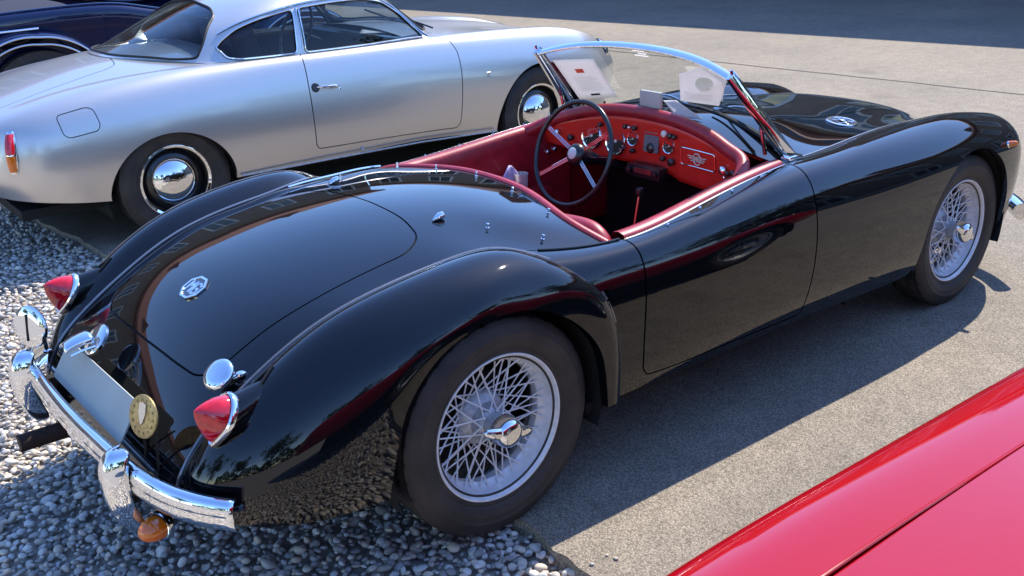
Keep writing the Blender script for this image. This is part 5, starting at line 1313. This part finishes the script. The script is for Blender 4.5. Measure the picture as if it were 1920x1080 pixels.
for i, (x, y, z, r, lo) in enumerate(spots):
    t = float(rng.random())
    if i in single:
        q = int(rng.integers(14)); key = (q, int(t*7))
        if key not in TM:
            me = me_hi[q].copy(); at = me.attributes.new('tone', 'FLOAT', 'POINT'); at.data.foreach_set('value', np.full(len(IV), (key[1]+.5)/7, np.float32)); me.materials.append(M_peb); TM[key] = me
        o = bpy.data.objects.new('pebble', TM[key]); col.objects.link(o); o.parent = bed; o.location = (x, y, z); o.scale = (r, r, r); o.rotation_euler = (rng.normal(0, .28), rng.normal(0, .28), rng.uniform(0, 6.28)); continue
    k = (SH_LO if lo else SH_HI)[int(rng.integers(14))]; F = IF1 if lo else IF
    V_all.append((k*r)@rand_rot().T+[x, y, z]); F_all.append(F+off); off += len(k); tone.append(np.full(len(k), t, np.float32))
me = bpy.data.meshes.new('gravel_pebbles'); Vv, Ff = np.vstack(V_all), np.vstack(F_all)
me.vertices.add(len(Vv)); me.vertices.foreach_set('co', Vv.astype(np.float32).ravel()); me.loops.add(len(Ff)*3); me.loops.foreach_set('vertex_index', Ff.astype(np.int32).ravel())
me.polygons.add(len(Ff)); me.polygons.foreach_set('loop_start', np.arange(0, len(Ff)*3, 3, dtype=np.int32)); me.polygons.foreach_set('use_smooth', np.ones(len(Ff), bool)); me.update(); me.validate()
at = me.attributes.new('tone', 'FLOAT', 'POINT'); at.data.foreach_set('value', np.concatenate(tone))
o = link('gravel_pebbles', me, M_peb, None); tag(o, 'rounded grey and beige river pebbles of the gravel strip', 'gravel', kind='stuff')
print('pebbles', len(spots), len(Ff))
# tuft of weeds at the asphalt edge by the far rear wheel
wt_ = MB()
for k in range(26):
    b = np.array([.0+rng.normal(0, .03), 2.02+rng.normal(0, .05), -.02]); d = np.array([rng.normal(0, .5), rng.normal(0, .5), 1.]); d /= np.linalg.norm(d); l = rng.uniform(.04, .09); s_ = np.cross(d, [0, 0, 1.]); s_ = s_/(np.linalg.norm(s_)+1e-9)*.004
    wt_.add([b-s_, b+s_, b+d*l*.6+s_*.8+[0, 0, 0], b+d*l+[0, 0, -.01]], [(0, 1, 2), (0, 2, 3)])
o = wt_.build('weed_tuft', mat('weed_green', (.07, .11, .03), .6, var=.3, vscale=60), None, smooth=False); tag(o, 'small green weed tuft at the gravel edge beside the black car', 'weed')

# ================================================================== buildings whose shade and reflection the photograph shows
M_plaster = mat('brown_plaster', (.20, .15, .115), .9, var=.12, vscale=2.5, bump=.3, bscale=60)
M_roof = mat('clay_roof', (.21, .085, .05), .85, var=.25, vscale=5, bump=.6, bscale=40)
M_frame = mat('pale_window_frame', (.55, .53, .50), .6); M_pane = mat('window_pane', (.02, .025, .03), .05, coat=1.)
M_stone = mat('pale_stone_trim', (.42, .38, .33), .85, var=.1, vscale=3)
def building(name, p0, p1, depth, h, label, storeys=2, roof_h=2.6):
    p0, p1 = np.array(p0, float), np.array(p1, float); L_ = np.linalg.norm(p1-p0); e = (p1-p0)/L_; inn = np.array([-e[1], e[0]])
    if inn@(np.array([0, 0])-p0) > 0: inn = -inn
    b = empty(name, (p0[0], p0[1], 0)); tag(b, label, 'building')
    def w(u, v, z): q = e*u+inn*v; return (q[0], q[1], z)
    MB().add([w(0, 0, 0), w(L_, 0, 0), w(L_, depth, 0), w(0, depth, 0), w(0, 0, h), w(L_, 0, h), w(L_, depth, h), w(0, depth, h)], [(0, 1, 5, 4), (1, 2, 6, 5), (2, 3, 7, 6), (3, 0, 4, 7), (4, 5, 6, 7)]).build('wall', M_plaster, b, smooth=False)
    o = .45
    rf_ = MB().add([w(-o, -o, h-.05), w(L_+o, -o, h-.05), w(L_+o, depth+o, h-.05), w(-o, depth+o, h-.05), w(depth*.25, depth/2, h+roof_h), w(L_-depth*.25, depth/2, h+roof_h), w(-o, -o, h+.15), w(L_+o, -o, h+.15), w(L_+o, depth+o, h+.15), w(-o, depth+o, h+.15)],
        [(0, 1, 7, 6), (1, 2, 8, 7), (2, 3, 9, 8), (3, 0, 6, 9), (6, 7, 5, 4), (8, 9, 4, 5), (7, 8, 5), (9, 6, 4), (3, 2, 1, 0)]).build('roof', M_roof, b, smooth=False)
    n = int(L_/2.6)
    for k in range(n):
        u = (k+.5)*L_/n
        for s_ in range(storeys):
            z0 = .9+s_*(h-.4)/storeys; zh = 1.55
            f = MB().add([w(u-.62, -.05, z0-.1), w(u+.62, -.05, z0-.1), w(u+.62, -.05, z0+zh+.1), w(u-.62, -.05, z0+zh+.1), w(u-.62, .02, z0-.1), w(u+.62, .02, z0-.1), w(u+.62, .02, z0+zh+.1), w(u-.62, .02, z0+zh+.1)], [(0, 1, 2, 3), (0, 4, 5, 1), (1, 5, 6, 2), (2, 6, 7, 3), (3, 7, 4, 0)]).build('window', M_frame, b, smooth=False)
            for sg in (-1, 1): MB().add([w(u+sg*.27-.23, -.06, z0), w(u+sg*.27+.23, -.06, z0), w(u+sg*.27+.23, -.06, z0+zh), w(u+sg*.27-.23, -.06, z0+zh)], [(0, 1, 2, 3)]).build('pane', M_pane, f, smooth=False)
        if k % 3 == 1:
            d = MB().add([w(u-.8, 1.7, h+.1), w(u+.8, 1.7, h+.1), w(u+.8, 1.7, h+1.5), w(u-.8, 1.7, h+1.5), w(u-.8, 3.2, h+1.5), w(u+.8, 3.2, h+1.5), w(u, 1.6, h+2.0), w(u, 3.6, h+2.0)], [(0, 1, 2, 3), (1, 5, 2), (0, 3, 4), (2, 3, 6), (2, 5, 7, 6), (4, 3, 6, 7)]).build('dormer', M_roof, b, smooth=False)
            MB().add([w(u-.5, 1.68, h+.6), w(u+.5, 1.68, h+.6), w(u+.5, 1.68, h+1.4), w(u-.5, 1.68, h+1.4)], [(0, 1, 2, 3)]).build('dormer_window', M_pane, d, smooth=False)
    MB().add([w(0, -.06, .0), w(L_, -.06, .0), w(L_, -.06, .55), w(0, -.06, .55), w(0, 0, .55), w(L_, 0, .55)], [(0, 1, 2, 3), (3, 2, 5, 4)]).build('plinth', M_stone, b, smooth=False)
    return b
building('town_house', (17.2, -14), (11.6, 20.4), 8, 5.6, 'brown plastered town house whose shade crosses the far asphalt', roof_h=2.2)
building('side_house', (12.0, 21.2), (-28, 22), 8, 7.4, 'long brown house with dormers mirrored in the black boot lid', roof_h=2.6)

# ================================================================== trees out of frame that the paint mirrors
M_bark = mat('bark', (.06, .045, .032), .9, var=.3, vscale=8, bump=.8, bscale=30); M_leaf = mat('leaf_green', (.045, .085, .022), .55, var=.45, vscale=1.2)
def make_tree(h, rx, seed):
    g = np.random.default_rng(seed); t = empty('broadleaf_tree'); m = MB(); top = np.array([g.normal(0, .3), g.normal(0, .3), h*.55])
    m.tube(curve([(0, 0, 0), (g.normal(0, .1), g.normal(0, .1), h*.25), top], 10), np.linspace(.22, .09, 10), 10)
    for k in range(7):
        a = g.uniform(0, 6.28); s = top*g.uniform(.55, 1.); e = s+np.array([math.cos(a)*rx*.6, math.sin(a)*rx*.6, h*g.uniform(.1, .28)]); m.tube(curve([s, (s+e)/2+[0, 0, .3], e], 6), np.linspace(.07, .02, 6), 6)
    m.build('trunk', M_bark, t)
    n = 2600; V, F = [], []; cl = [np.array([g.normal(0, rx*.48), g.normal(0, rx*.48), h*.64+g.normal(0, h*.14)]) for _ in range(26)]
    for k in range(n):
        c = cl[int(g.integers(26))]+g.normal(0, rx*.17, 3); d = g.normal(size=3); d /= np.linalg.norm(d); e = np.cross(d, g.normal(size=3)); e /= np.linalg.norm(e); s = g.uniform(.10, .22); b = len(V)
        V += [c-e*s, c+d*s*.8, c+e*s, c-d*s*.8]; F.append((b, b+1, b+2, b+3))
    MB().add(V, F).build('crown', M_leaf, t, smooth=False); return t
T0 = make_tree(9.5, 3.0, 3); T1 = make_tree(8.0, 2.6, 5)
def copy_tree(o, parent=None):
    c = o.copy(); col.objects.link(c); c.parent = parent
    for ch in o.children: copy_tree(ch, c)
    return c
tl = [(T0, 17, -15), (T1, 22, -8.5), (T1, 12, -21), (T0, 4, -23), (T1, -5, -22), (T0, -13, -17), (T1, -18, -9), (T0, -20, 0), (T1, -19, 8), (T0, 24, -19)]
for k, (src_, x, y) in enumerate(tl):
    o = src_ if k in (0, 1) else copy_tree(src_); o.location = (x, y, -.05); o.rotation_euler = (0, 0, k*1.3)
    tag(o, 'broad green tree beyond the cars, outside the frame, mirrored in the paint', 'tree', 'trees around the car park')
# hedge band behind the car park
g = np.random.default_rng(11); V, F = [], []
for k in range(9000):
    a = R(g.uniform(-172, -22)); rr = 25+g.normal(0, .7); z = 3.4*g.random()**.8*(1+.25*math.sin(a*17)+.15*math.sin(a*41)); c = np.array([rr*math.cos(a), rr*math.sin(a), z])
    d = g.normal(size=3); d /= np.linalg.norm(d); e = np.cross(d, g.normal(size=3)); e /= np.linalg.norm(e); s_ = g.uniform(.16, .38); b = len(V); V += [c-e*s_, c+d*s_*.8, c+e*s_, c-d*s_*.8]; F.append((b, b+1, b+2, b+3))
o = MB().add(V, F).build('hedge', M_leaf, None, smooth=False); tag(o, 'long green hedge behind the car park, mirrored in chrome and paint', 'hedge', kind='stuff')
